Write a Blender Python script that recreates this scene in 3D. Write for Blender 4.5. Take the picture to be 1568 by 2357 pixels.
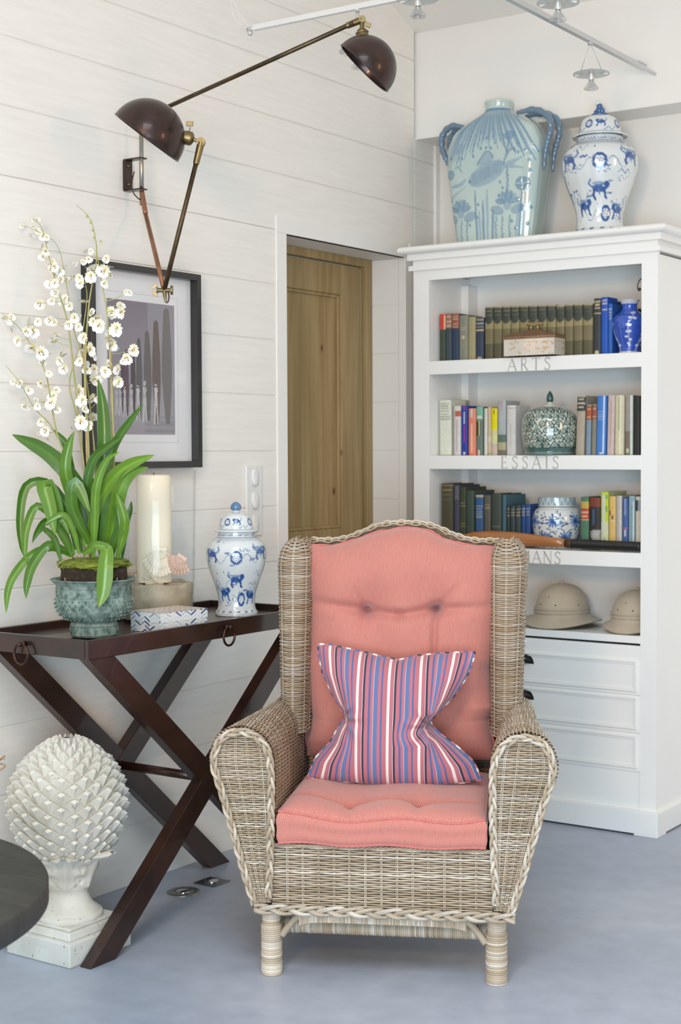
import bpy, math, random
import numpy as np
from mathutils import Vector, Matrix
random.seed(7); RS=np.random.RandomState(7)
scene=bpy.context.scene; COL=scene.collection
for o in list(bpy.data.objects): bpy.data.objects.remove(o)
# ---------------- camera ----------------
IW,IH,FPX=1568,2357,3454.926
PITCH,ROLL,YAW=0.0403900162,-0.00426398396,0.600358807
def _v(*a): return np.array(a,float)
_cy,_sy,_cp,_sp=math.cos(YAW),math.sin(YAW),math.cos(PITCH),math.sin(PITCH)
FW=_v(-_sy*_cp,_cy*_cp,-_sp); _r0=_v(_cy,_sy,0); _u0=np.cross(_r0,FW)
RT=math.cos(ROLL)*_r0+math.sin(ROLL)*_u0; UP=-math.sin(ROLL)*_r0+math.cos(ROLL)*_u0
CAM=_v(0,0,1.3)
cd=bpy.data.cameras.new('camera'); cam=bpy.data.objects.new('camera',cd); COL.objects.link(cam)
cd.sensor_fit='HORIZONTAL'; cd.sensor_width=24; cd.lens=FPX/IW*24; cd.clip_start=.05
cam.matrix_world=Matrix(((RT[0],UP[0],-FW[0],0),(RT[1],UP[1],-FW[1],0),(RT[2],UP[2],-FW[2],1.3),(0,0,0,1)))
scene.camera=cam
cd.dof.use_dof=True; cd.dof.focus_distance=3.75; cd.dof.aperture_fstop=6.5
# measuring helpers: where a sight line meets a real plane of the room
def ray(x,y): return FW+(x-IW/2)/FPX*RT-(y-IH/2)/FPX*UP
def onx(x,y,X): d=ray(x,y); return CAM+d*(X/d[0])
def ony(x,y,Y): d=ray(x,y); return CAM+d*(Y/d[1])
def onz(x,y,Z): d=ray(x,y); return CAM+d*((Z-1.3)/d[2])
def ond(x,y,D): return CAM+ray(x,y)*D
# ---------------- light ----------------
scene.view_settings.view_transform='Standard'; scene.view_settings.look='None'
scene.view_settings.gamma=1; scene.view_settings.use_curve_mapping=False
scene.view_settings.exposure=-.02
w=bpy.data.worlds.new('world'); scene.world=w; w.use_nodes=True
bg=w.node_tree.nodes['Background']; bg.inputs[0].default_value=(.76,.92,.96,1); bg.inputs[1].default_value=.58
def area(name,loc,tgt,sx,sy,power,col):
    l=bpy.data.lights.new(name,'AREA'); l.shape='RECTANGLE'; l.size=sx; l.size_y=sy; l.energy=power; l.color=col
    o=bpy.data.objects.new(name,l); COL.objects.link(o); o.location=loc
    o.rotation_euler=(Vector(tgt)-Vector(loc)).to_track_quat('-Z','Y').to_euler(); return o
area('daylight_side_window',(2.6,3.15,2.0),(-3,3.2,1.8),.6,1.0,24,(1,.58,.30))
area('daylight_rear_window',(-.85,-.5,2.2),(-2.5,4.7,1.7),.5,.5,48,(1,.62,.35))
area('cool_front_fill',(.9,-1.9,.95),(-2.3,4.2,.6),3.2,1.7,205,(.68,.85,1))  # broad cool fill added behind the camera to brighten shelves and under the console
area('cool_top_fill',(-.7,.9,3.2),(-1.5,2.5,0),1.3,1.3,27,(.76,.88,1)).data.spread=math.radians(110)  # extra overhead fill, added to lift the floor, seat and upward faces
# ---------------- materials ----------------
class NT:
    def __init__(s,name):
        s.m=bpy.data.materials.new(name); s.m.use_nodes=True; s.t=s.m.node_tree; s.n=s.t.nodes; s.b=s.n['Principled BSDF']
    def new(s,ty,**k):
        n=s.n.new(ty)
        for a,b in k.items():
            if a in n.inputs: n.inputs[a].default_value=b
            else: setattr(n,a,b)
        return n
    def link(s,a,b): s.t.links.new(a,b)
    def bump(s,h,strength=.3,dist=.002):
        n=s.new('ShaderNodeBump'); n.inputs['Strength'].default_value=strength; n.inputs['Distance'].default_value=dist
        s.link(h,n.inputs['Height']); s.link(n.outputs[0],s.b.inputs['Normal']); return n
def c4(c): return (c[0],c[1],c[2],1)
MATS={}
def mat(name,col,rough=.5,metal=0,var=0,scale=20,stretch=(1,1,1),bump=0,bdist=.002,spec=.5,coat=0,col2=None,detail=4,sheen=0,trans=0,sss=0):
    if name in MATS: return MATS[name]
    t=NT(name); b=t.b; b.inputs['Roughness'].default_value=rough; b.inputs['Metallic'].default_value=metal
    b.inputs['Specular IOR Level'].default_value=spec; b.inputs['Coat Weight'].default_value=coat
    b.inputs['Base Color'].default_value=c4(col)
    if sheen: b.inputs['Sheen Weight'].default_value=sheen
    if sss: b.inputs['Subsurface Weight'].default_value=sss; b.inputs['Subsurface Radius'].default_value=(.02,.01,.005)
    if trans: b.inputs['Transmission Weight'].default_value=trans
    if var or bump or col2:
        tc=t.new('ShaderNodeTexCoord'); mp=t.new('ShaderNodeMapping'); mp.inputs['Scale'].default_value=stretch
        t.link(tc.outputs['Object'],mp.inputs[0])
        nz=t.new('ShaderNodeTexNoise'); nz.inputs['Scale'].default_value=scale; nz.inputs['Detail'].default_value=detail
        t.link(mp.outputs[0],nz.inputs['Vector'])
        if var or col2:
            cr=t.new('ShaderNodeValToRGB'); cr.color_ramp.elements[0].position=.3; cr.color_ramp.elements[1].position=.7
            c2=col2 or tuple(min(1,c*(1+var)) for c in col); c1=col if col2 else tuple(c*(1-var) for c in col)
            cr.color_ramp.elements[0].color=c4(c1); cr.color_ramp.elements[1].color=c4(c2)
            t.link(nz.outputs[0],cr.inputs[0]); t.link(cr.outputs[0],b.inputs['Base Color'])
        if bump: t.bump(nz.outputs[0],bump,bdist)
    MATS[name]=t.m; return t.m
def vmat(name,rough=.5,spec=.5,coat=0,bump=0,bscale=60,metal=0,bdist=.001,var=0,sheen=0):
    """base colour comes from the colours painted on the mesh"""
    if name in MATS: return MATS[name]
    t=NT(name); b=t.b; b.inputs['Roughness'].default_value=rough; b.inputs['Specular IOR Level'].default_value=spec
    b.inputs['Coat Weight'].default_value=coat; b.inputs['Coat Roughness'].default_value=.05; b.inputs['Metallic'].default_value=metal
    if sheen: b.inputs['Sheen Weight'].default_value=sheen
    a=t.new('ShaderNodeAttribute'); a.attribute_name='Col'
    src=a.outputs['Color']
    if bump or var:
        tc=t.new('ShaderNodeTexCoord'); nz=t.new('ShaderNodeTexNoise'); nz.inputs['Scale'].default_value=bscale; nz.inputs['Detail'].default_value=5
        t.link(tc.outputs['Object'],nz.inputs['Vector'])
        if bump: t.bump(nz.outputs[0],bump,bdist)
        if var:
            mx=t.new('ShaderNodeMix'); mx.data_type='RGBA'; mx.blend_type='MULTIPLY'; mx.inputs[0].default_value=1
            cr=t.new('ShaderNodeValToRGB'); cr.color_ramp.elements[0].position=.3; cr.color_ramp.elements[1].position=.7
            cr.color_ramp.elements[0].color=(1-var,1-var,1-var*1.1,1); cr.color_ramp.elements[1].color=(1,1,1,1)
            t.link(nz.outputs[0],cr.inputs[0]); t.link(src,mx.inputs[6]); t.link(cr.outputs[0],mx.inputs[7]); src=mx.outputs[2]
    t.link(src,b.inputs['Base Color']); MATS[name]=t.m; return t.m
# ---------------- mesh builder ----------------
class MB:
    def __init__(s): s.v=[]; s.f=[]; s.c=[]; s.n=0; s.uv=None; s.fm=[]
    def add(s,vs,fs,col=None):
        vs=np.asarray(vs,float).reshape(-1,3); k=len(vs)
        s.v.append(vs); off=s.n
        s.f.extend([[i+off for i in f] for f in (fs.tolist() if hasattr(fs,'tolist') else fs)])
        if col is None: cc=np.ones((k,3))
        else:
            cc=np.asarray(col,float)
            if cc.ndim==1: cc=np.tile(cc,(k,1))
        s.c.append(cc); s.n+=k; return s
    def box(s,x0,x1,y0,y1,z0,z1,col=None):
        v=[(x,y,z) for x in (x0,x1) for y in (y0,y1) for z in (z0,z1)]
        return s.add(v,[(0,1,3,2),(4,6,7,5),(0,4,5,1),(2,3,7,6),(0,2,6,4),(1,5,7,3)],col)
    def obox(s,c,ax,ay,az,col=None):
        """box from centre and three half-axis vectors"""
        c,ax,ay,az=[np.asarray(q,float) for q in (c,ax,ay,az)]
        v=[c+i*ax+j*ay+k*az for i in(-1,1) for j in(-1,1) for k in(-1,1)]
        return s.add(v,[(0,1,3,2),(4,6,7,5),(0,4,5,1),(2,3,7,6),(0,2,6,4),(1,5,7,3)],col)
    def prism(s,poly,a,b,axis='z',col=None):
        """poly 2-D outline extruded between a and b along axis"""
        n=len(poly); 
        def P(p,h): return {'z':(p[0],p[1],h),'y':(p[0],h,p[1]),'x':(h,p[0],p[1])}[axis]
        v=[P(p,a) for p in poly]+[P(p,b) for p in poly]
        f=[list(range(n))[::-1],list(range(n,2*n))]+[[i,(i+1)%n,n+(i+1)%n,n+i] for i in range(n)]
        return s.add(v,f,col)
    def grid(s,P,col=None,wu=False,wv=False,flip=False):
        P=np.asarray(P,float); R,K=P.shape[:2]
        ii,jj=np.meshgrid(np.arange(R if wu else R-1),np.arange(K if wv else K-1),indexing='ij')
        i2=(ii+1)%R; j2=(jj+1)%K
        q=np.stack([ii*K+jj,i2*K+jj,i2*K+j2,ii*K+j2],-1).reshape(-1,4)
        if flip: q=q[:,::-1]
        if col is not None:
            col=np.asarray(col,float); col=col.reshape(-1,3) if col.ndim>1 else col
        return s.add(P.reshape(-1,3),q,col)
    def tube(s,pts,r,sides=8,col=None,cap=True,closed=False,flat=1,nrm=None):
        p=np.asarray(pts,float); K=len(p); r=np.broadcast_to(np.asarray(r,float),(K,))
        if closed: t=np.roll(p,-1,0)-np.roll(p,1,0)
        else: t=np.gradient(p,axis=0)
        t/=np.linalg.norm(t,axis=1)[:,None]+1e-12
        if nrm is not None: 
            n0=np.asarray(nrm,float); ref=np.broadcast_to(n0,p.shape)
            a=ref-(ref*t).sum(1)[:,None]*t; a/=np.linalg.norm(a,axis=1)[:,None]+1e-12
        else:
            a=np.zeros_like(p); h=np.array([0,0,1.]) if abs(t[0][2])<.9 else np.array([1.,0,0])
            a0=np.cross(t[0],h); a0/=np.linalg.norm(a0); a[0]=a0
            for i in range(1,K):
                q=a[i-1]-t[i]*(a[i-1]@t[i]); a[i]=q/(np.linalg.norm(q)+1e-12)
        b=np.cross(t,a); th=np.linspace(0,2*np.pi,sides,endpoint=False)
        V=p[:,None,:]+r[:,None,None]*(np.cos(th)[None,:,None]*a[:,None,:]*flat+np.sin(th)[None,:,None]*b[:,None,:])
        base=s.n
        s.grid(V,col,wu=closed,wv=True)
        if cap and not closed:
            s.f.append([base+i for i in range(sides)]); s.f.append([base+(K-1)*sides+i for i in range(sides)][::-1])
        return s
    def lathe(s,prof,c=(0,0,0),n=48,col=None,a0=0,closed_top=True,sx=1,sy=1):
        p=np.asarray(prof,float); th=np.linspace(0,2*np.pi,n,endpoint=False)+a0
        V=np.zeros((len(p),n,3)); V[...,0]=c[0]+sx*p[:,0,None]*np.cos(th); V[...,1]=c[1]+sy*p[:,0,None]*np.sin(th); V[...,2]=c[2]+p[:,1,None]
        return s.grid(V,col,wv=True,flip=True)
    def sphere(s,c,r,n=12,m=8,col=None,sc=(1,1,1)):
        pr=[(math.sin(a)*r+1e-5,-math.cos(a)*r*sc[2]) for a in np.linspace(0,math.pi,m+1)]
        return s.lathe(pr,c,n,col,sx=sc[0],sy=sc[1])
    def build(s,name,m,parent=None,smooth=False,bevel=0,seg=2,local=False,angle=None,weld=False):
        me=bpy.data.meshes.new(name); V=np.concatenate(s.v) if s.v else np.zeros((0,3))
        if parent is not None and not local:
            I=np.array(WM[parent.name].inverted()); V=V@I[:3,:3].T+I[:3,3]
        me.from_pydata(V.tolist(),[],s.f)
        for mm in (m if isinstance(m,(list,tuple)) else [m]): me.materials.append(mm)
        C=np.concatenate(s.c); a=me.color_attributes.new('Col','FLOAT_COLOR','POINT')
        a.data.foreach_set('color',np.hstack([C,np.ones((len(C),1))]).astype(np.float32).ravel())
        if s.fm:
            me.polygons.foreach_set('material_index',s.fm)
        if smooth: me.polygons.foreach_set('use_smooth',[True]*len(me.polygons))
        if smooth and angle:
            me.update(); 
            try: me.set_sharp_from_angle(angle=math.radians(angle))
            except Exception: pass
        me.update()
        o=bpy.data.objects.new(name,me); COL.objects.link(o)
        if parent is not None: o.parent=parent; WM[o.name]=WM[parent.name]
        else: WM[o.name]=Matrix.Identity(4)
        if bevel:
            b=o.modifiers.new('bevel','BEVEL'); b.width=bevel; b.segments=seg; b.limit_method='ANGLE'; b.harden_normals=False
        return o
WM={}
def tag(o,label,cat,group=None):
    o['label']=label; o['category']=cat
    if group: o['group']=group
    return o
def thing(name,loc,label,cat,group=None,rz=0):
    o=bpy.data.objects.new(name,None); o.empty_display_size=.05; COL.objects.link(o); o.location=loc; o.rotation_euler=(0,0,rz)
    WM[o.name]=Matrix.Translation(loc)@Matrix.Rotation(rz,4,'Z'); tag(o,label,cat,group); return o
def struct(mb,name,m,**k):
    o=mb.build(name,m,**k); o['kind']='structure'; return o
def sm(t): return t*t*(3-2*t)
def interp(x,xs,ys): return np.interp(x,xs,ys)
def spline(pts,n=20):
    """Catmull-Rom through pts"""
    p=np.asarray(pts,float); p=np.vstack([2*p[0]-p[1],p,2*p[-1]-p[-2]]); out=[]
    for i in range(1,len(p)-2):
        for t in np.linspace(0,1,n,endpoint=False):
            a,b,c,d=p[i-1],p[i],p[i+1],p[i+2]
            out.append(.5*((2*b)+(c-a)*t+(2*a-5*b+4*c-d)*t*t+(3*b-a-3*c+d)*t**3))
    out.append(p[-2]); return np.array(out)
# ---------------- painting helper: strokes and patches rasterised in plain numbers, read back per vertex ----------------
class Cv:
    def __init__(s,w,h,bg): s.w,s.h=w,h; s.a=np.ones((h,w,3))*np.asarray(bg,float)
    def _win(s,x0,x1,y0,y1):
        x0=max(0,int(x0)); x1=min(s.w,int(x1)+2); y0=max(0,int(y0)); y1=min(s.h,int(y1)+2)
        if x0>=x1 or y0>=y1: return None
        yy,xx=np.mgrid[y0:y1,x0:x1]; return x0,x1,y0,y1,xx+.5,yy+.5
    def _mix(s,W,m,col,al): 
        m=np.clip(m,0,1)[...,None]*al; s.a[W[2]:W[3],W[0]:W[1]]=s.a[W[2]:W[3],W[0]:W[1]]*(1-m)+np.asarray(col,float)*m
    def ell(s,cx,cy,rx,ry,col,al=1,rot=0,ring=0,soft=1.2):
        R=max(rx,ry)+2; W=s._win(cx-R,cx+R,cy-R,cy+R)
        if W is None: return
        dx,dy=W[4]-cx,W[5]-cy; c,q=math.cos(rot),math.sin(rot); a=(dx*c+dy*q)/rx; b=(-dx*q+dy*c)/ry
        d=(1-np.hypot(a,b))*min(rx,ry); m=np.clip(d/soft+.5,0,1)
        if ring: m=m*np.clip((ring-d)/soft+.5,0,1)
        s._mix(W,m,col,al)
    def line(s,pts,wd,col,al=1,sp=True,taper=False):
        p=spline(pts,6) if (sp and len(pts)>2) else np.asarray(pts,float)
        W=s._win(p[:,0].min()-wd-2,p[:,0].max()+wd+2,p[:,1].min()-wd-2,p[:,1].max()+wd+2)
        if W is None: return
        best=np.full(W[4].shape,-9.)
        for i in range(len(p)-1):
            a,b=p[i],p[i+1]; d=b-a; L=d@d+1e-9; t=np.clip(((W[4]-a[0])*d[0]+(W[5]-a[1])*d[1])/L,0,1)
            r=wd/2*( (1-((i+.5)/len(p)*2-1)**2)**.5 if taper else 1)
            best=np.maximum(best,r-np.hypot(W[4]-a[0]-t*d[0],W[5]-a[1]-t*d[1]))
        s._mix(W,best+.5,col,al)
    def poly(s,pts,col,al=1):
        p=np.asarray(pts,float); W=s._win(p[:,0].min(),p[:,0].max(),p[:,1].min(),p[:,1].max())
        if W is None: return
        ins=np.zeros(W[4].shape,bool); n=len(p)
        for i in range(n):
            a,b=p[i],p[(i+1)%n]
            if a[1]==b[1]: continue
            c=((a[1]>W[5])!=(b[1]>W[5]))&(W[4]<(b[0]-a[0])*(W[5]-a[1])/(b[1]-a[1])+a[0]); ins^=c
        s._mix(W,ins.astype(float),col,al)
    def rect(s,x0,x1,y0,y1,col,al=1): s.poly([(x0,y0),(x1,y0),(x1,y1),(x0,y1)],col,al)
    def at(s,u,v):
        """u right 0-1, v up 0-1"""
        x=np.clip(u*s.w-.5,0,s.w-1.001); y=np.clip((1-v)*s.h-.5,0,s.h-1.001)
        i=x.astype(int); j=y.astype(int); fx=(x-i)[...,None]; fy=(y-j)[...,None]
        A=s.a; i2=np.minimum(i+1,s.w-1); j2=np.minimum(j+1,s.h-1)
        return (A[j,i]*(1-fx)+A[j,i2]*fx)*(1-fy)+(A[j2,i]*(1-fx)+A[j2,i2]*fx)*fy
# ================= SETTING =================
XW=-3.045; YB=5.132; YK=4.97; YR=4.888; XD=-3.204; ZT=2.037; YL=4.126
white_wall=mat('white_painted_boards',(.86,.82,.755),.5,var=.03,scale=6,stretch=(1,1,14),bump=.12,bdist=.0012,detail=6)
plaster=mat('white_wall_paint',(.85,.815,.76),.6,var=.015,scale=3)
trimw=mat('white_trim_paint',(.87,.835,.78),.4,var=.01,scale=4)
# floor: polished concrete
t=NT('polished_concrete'); tc=t.new('ShaderNodeTexCoord')
n1=t.new('ShaderNodeTexNoise'); n1.inputs['Scale'].default_value=1.6; n1.inputs['Detail'].default_value=7; n1.inputs['Distortion'].default_value=.8
n2=t.new('ShaderNodeTexNoise'); n2.inputs['Scale'].default_value=14; n2.inputs['Detail'].default_value=6
t.link(tc.outputs['Object'],n1.inputs['Vector']); t.link(tc.outputs['Object'],n2.inputs['Vector'])
cr=t.new('ShaderNodeValToRGB'); cr.color_ramp.elements[0].position=.32; cr.color_ramp.elements[1].position=.68
cr.color_ramp.elements[0].color=(.335,.375,.46,1); cr.color_ramp.elements[1].color=(.44,.475,.55,1)
t.link(n1.outputs[0],cr.inputs[0])
mx=t.new('ShaderNodeMix'); mx.data_type='RGBA'; mx.blend_type='OVERLAY'; mx.inputs[0].default_value=.18
t.link(cr.outputs[0],mx.inputs[6]); t.link(n2.outputs[0],mx.inputs[7]); t.link(mx.outputs[2],t.b.inputs['Base Color'])
rr=t.new('ShaderNodeMapRange'); rr.inputs[3].default_value=.30; rr.inputs[4].default_value=.48; t.link(n1.outputs[0],rr.inputs[0]); t.link(rr.outputs[0],t.b.inputs['Roughness'])
t.bump(n2.outputs[0],.06,.002)
concrete=t.m
struct(MB().box(-4.2,5,-3,5.6,-.1,0),'floor',concrete)
# left wall: boards, each with a small gap below it
BZ=[.0]+[.928-.1865*k for k in range(4,0,-1)]+[.928+.1865*k for k in range(0,15)]
def boards(mb,y0,y1,z0,z1,x,th,gap=.0045):
    for i in range(len(BZ)-1):
        a=max(BZ[i],z0); b=min(BZ[i+1],z1)
        if b-a<.004: continue
        a2=a+(gap/2 if a>z0+1e-6 else 0); b2=b-(gap/2 if b<z1-1e-6 else 0)
        mb.box(x-th,x,y0,y1,a2,b2)
    mb.box(x-th-.03,x-th*.2,y0,y1,z0,z1)
mb=MB(); boards(mb,-.6,4.072,0,2.0475,XW,.02)
boards(mb,-.6,4.96,2.0475,3.5,XW,.02); boards(mb,4.96,YB,2.0,2.5,XW,.02)
# (upper boards run on to the corner)
struct(mb,'wall_left',white_wall,bevel=.0012,seg=1)
mb=MB(); mb.box(XW-.02,XW+.004,4.068,YL,0,ZT); mb.box(XW-.02,XW+.004,4.068,YR,ZT,2.093)
mb.box(XW-.17,XW+.004,YR+.0305,YB,0,ZT); mb.box(XW-.0285,XW+.004,YR-.0005,YR+.031,0,ZT); mb.box(XW-.17,XW+.004,YR+.0305,YB,ZT,2.093)
struct(mb,'trim_1',trimw,bevel=.002)
mb=MB(); mb.box(XD,XW-.001,YL-.02,YL,0,ZT); struct(mb,'wall_recess_left',plaster)
mb=MB(); mb.box(XD-.02,XW,YL-.02,YR+.02,ZT,ZT+.02); struct(mb,'wall_recess_top',plaster)
mb=MB()
for i in range(len(BZ)-1):
    a,b=BZ[i],min(BZ[i+1],ZT)
    if b-a>.01: mb.box(XD,XW-.03,YR,YR+.02,a+.002,b-.002)
mb.box(XD,XW-.03,YR+.004,YR+.03,0,ZT)
struct(mb,'wall_recess_right',plaster,bevel=.001,seg=1)
mb=MB(); mb.box(-4.2,1.2,YB,YB+.1,0,3.4); struct(mb,'wall_back',plaster)
mb=MB(); mb.box(XW-.02,1.2,YK,YB,2.495,2.9); struct(mb,'trim_2',plaster,bevel=.003)
mb=MB(); mb.box(XW-.001,XW+.012,YB-.03,YB,1.9,2.495); struct(mb,'trim_3',trimw,bevel=.003)
sl=.405
mb=MB(); ya,yb=YB,2.2
mb.add([(XW-.1,ya,2.9-.162*sl),(1.2,ya,2.9-.162*sl),(1.2,yb,2.9+(YK-yb)*sl),(XW-.1,yb,2.9+(YK-yb)*sl),
        (XW-.1,ya,3.0),(1.2,ya,3.0),(1.2,yb,3.0+(YK-yb)*sl),(XW-.1,yb,3.0+(YK-yb)*sl)],[(0,1,2,3),(7,6,5,4),(0,4,5,1),(1,5,6,2),(2,6,7,3),(3,7,4,0)])
struct(mb,'ceiling',plaster)
# pine door in the recess
t=NT('knotty_pine'); tc=t.new('ShaderNodeTexCoord'); mp=t.new('ShaderNodeMapping'); mp.inputs['Scale'].default_value=(6,14,.8)
t.link(tc.outputs['Object'],mp.inputs[0]); nz=t.new('ShaderNodeTexNoise'); nz.inputs['Scale'].default_value=2.2; nz.inputs['Detail'].default_value=5; nz.inputs['Distortion'].default_value=.6; t.link(mp.outputs[0],nz.inputs['Vector'])
cr=t.new('ShaderNodeValToRGB'); cr.color_ramp.elements[0].position=.35; cr.color_ramp.elements[1].position=.7
cr.color_ramp.elements[0].color=(.30,.20,.08,1); cr.color_ramp.elements[1].color=(.43,.31,.145,1); t.link(nz.outputs[0],cr.inputs[0])
mp2=t.new('ShaderNodeMapping'); mp2.inputs['Scale'].default_value=(1,9,5.5); t.link(tc.outputs['Object'],mp2.inputs[0])
vo=t.new('ShaderNodeTexVoronoi'); vo.inputs['Scale'].default_value=1; t.link(mp2.outputs[0],vo.inputs['Vector'])
kr=t.new('ShaderNodeValToRGB'); kr.color_ramp.elements[0].position=.03; kr.color_ramp.elements[1].position=.11; kr.color_ramp.elements[0].color=(.28,.14,.05,1); kr.color_ramp.elements[1].color=(1,1,1,1); t.link(vo.outputs['Distance'],kr.inputs[0])
mx=t.new('ShaderNodeMix'); mx.data_type='RGBA'; mx.blend_type='MULTIPLY'; mx.inputs[0].default_value=1; t.link(cr.outputs[0],mx.inputs[6]); t.link(kr.outputs[0],mx.inputs[7]); t.link(mx.outputs[2],t.b.inputs['Base Color'])
t.b.inputs['Roughness'].default_value=.45; pine=t.m
door=thing('door_1',(XD,4.5,0),'knotty pine panelled door set back in the white wall','door'); door['kind']='structure'
D0=YL-.12; D1=4.835
mb=MB(); s0,s1=4.69,D1; x0,x1=XD-.03,XD
mb.box(x0,x1,s0,s1,0,2.0); mb.box(x0,x1,D0,s0,1.888,2.0); mb.box(x0,x1,D0,s0,.90,1.01); mb.box(x0,x1,D0,s0,0,.2)
mb.box(x0,x1,D0,4.13,0,2.0); mb.build('door_leaf',pine,door,bevel=.003)
for a,b in ((.2,.9),(1.01,1.888)):
    mb=MB(); mb.box(x0,x1-.014,4.13,s0,a,b); mb.build('door_panel',pine,door,bevel=.002)
    mb=MB()
    for (ya,yb_,za,zb) in ((4.675,4.69,a,b),(4.13,4.675,b-.012,b),(4.13,4.675,a,a+.012)): mb.box(x1-.016,x1-.004,ya,yb_,za,zb)
    mb.build('panel_moulding',pine,door,bevel=.004)
mb=MB(); mb.box(XD-.03,XD+.012,4.847,YR,0,ZT); mb.box(XD-.03,XD+.012,D0,4.847,2.006,ZT); mb.build('door_frame',pine,door,bevel=.003)

# ================= BOOKCASE =================
cw=mat('white_satin_lacquer',(.88,.865,.83),.35,var=.012,scale=5)
CX0,CX1=-2.903,-1.954; IX0,IX1=-2.837,-2.011; CY=4.72; CYB=5.09
case=thing('bookcase',(-2.43,4.9,0),'tall white bookcase with drawers, its shelves lettered ARTS, ESSAIS and ROMANS','bookcase')
mb=MB()
mb.box(CX0,CX0+.02,CY+.02,CYB,.08,1.95); mb.box(CX1-.01,CX1,CY+.02,CYB,.08,1.95)
mb.box(CX0+.02,IX0,CY+.02,CYB,.6,1.95); mb.box(IX1,CX1-.01,CY+.02,4.74+.001,.6,1.95)
mb.box(CX0,IX0,CY,CY+.02,.08,1.96); mb.box(IX1,CX1,CY,CY+.02,.08,1.96); mb.box(IX0,IX1,CY,CY+.02,1.921,1.96)
mb.build('case_body',cw,case,bevel=.0015)
MB().box(CX0+.01,CX1-.01,5.03,CYB,.1,1.96).build('back_panel',cw,case)
for xa in (IX0,CX1-.04): MB().box(xa,xa+.03,4.957,5.03,.65,1.921).build('batten',cw,case,bevel=.001)
SH=[(1.578,1.627),(1.234,1.283),(.904,.954),(.648,.673)]
for a,b in SH:
    mb=MB(); mb.box(IX0,IX1,CY,CY+.02,a,b); mb.box(IX0,CX1-.01,CY+.02,5.03,b-.02,b); mb.build('shelf',cw,case,bevel=.0012)
# cornice
mb=MB()
def around(mb,d,z0,z1):
    mb.box(CX0-d,CX1+d,CY-d,CYB,z0,z1)
pts=[(CX0-.05,2.018)]
prof=[(.038*0+.026,0)]+[(.026+.018*math.sin(a),.0135-.0135*math.cos(a)) for a in np.linspace(0,math.pi,9)]+[(.026,.027)]
for (d,z0,z1) in ((.001,1.96,2.018),(.013,1.958,1.976),(.017,1.995,2.018)): around(mb,d,z0,z1)
V=[]
for (e,h) in prof: V.append([(CX0-e,CYB,2.018+h),(CX0-e,CY-e,2.018+h),(CX1+e,CY-e,2.018+h),(CX1+e,CYB,2.018+h)])
mb.grid(np.array(V)); mb.box(CX0-.026,CX1+.026,CY-.026,CYB,2.0181,2.0449)
mb.build('cornice',cw,case,bevel=.0012,smooth=False)
# plinth with small cut-outs underneath
mb=MB(); mb.box(CX0-.012,CX1+.015,CY-.02,CYB,.006,.083)
for x in (CX0-.012,CX1+.015-.085): 
    mb.box(x,x+.085,CY-.02,CY+.06,0,.0062); mb.box(x,x+.085,CYB-.08,CYB,0,.0062)
mb.build('plinth',cw,case,bevel=.002)
# pull-out slide and drawers
mb=MB(); mb.box(IX0,IX1,CY+.0015,CY+.02,.592,.640); s=mb.build('pull_out_slide',cw,case,bevel=.001)
mb=MB(); mb.lathe([(.0001,-.016),(.006,-.015),(.0085,-.011),(.007,-.006),(.004,-.003),(.004,0),(.0001,0)],n=16)
V=np.concatenate(mb.v); mb.v=[np.stack([V[:,0]-2.448,CY+.0015+V[:,2],V[:,1]+.626],1)]; mb.build('knob',cw,s,smooth=True)
blk=mat('blackened_iron_pull',(.018,.016,.014),.35,metal=.6,spec=.5)
mb=MB(); mb.box(IX0,IX1,CY+.004,CY+.02,.083,.592)
mb.build('drawer_surround',cw,case)
for (z0,z1) in ((.485,.590),(.357,.466),(.225,.335)):
    mb=MB(); mb.box(IX0,IX1,CY+.0,CY+.004,z0-.012,z1+.006); 
    d=mb.build('drawer',cw,case,bevel=.001)
    mb=MB()
    X0,X1=IX0+.008,IX1-.01
    for k,(e0,e1,y) in enumerate(((0,.007,CY-.006),(.007,.014,CY-.0025))):
        mb.box(X0+e0,X1-e0,y,CY,z1-e1,z1-e0); mb.box(X0+e0,X1-e0,y,CY,z0+e0,z0+e1); mb.box(X0+e0,X0+e1,y,CY,z0+e1,z1-e1); mb.box(X1-e1,X1-e0,y,CY,z0+e1,z1-e1)
    mb.build('moulding',cw,d,bevel=.0015)
    if z0>.3:
        zc={.485:.5605,.357:.4335}[z0]; hx=-2.447
        th=np.linspace(0,math.pi,21); ph=np.linspace(0,math.pi/2,9); P=np.zeros((9,21,3))
        for i,f in enumerate(ph):
            P[i,:,0]=hx+.034*np.cos(th)*math.cos(f)**.8; P[i,:,1]=CY-.0+-.024*math.sin(f)*np.sin(th)**.6-.001; P[i,:,2]=zc-.011+.033*np.sin(th)*math.cos(f)**.55
        mb=MB().grid(P); mb.grid(P*[1,1,1]+[0,.0015,0],flip=True)
        mb.tube([(hx+.036*math.cos(a),CY-.001,zc-.011+.0345*math.sin(a)) for a in th],.0018,6); mb.build('cup_pull',blk,d,smooth=True)
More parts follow.
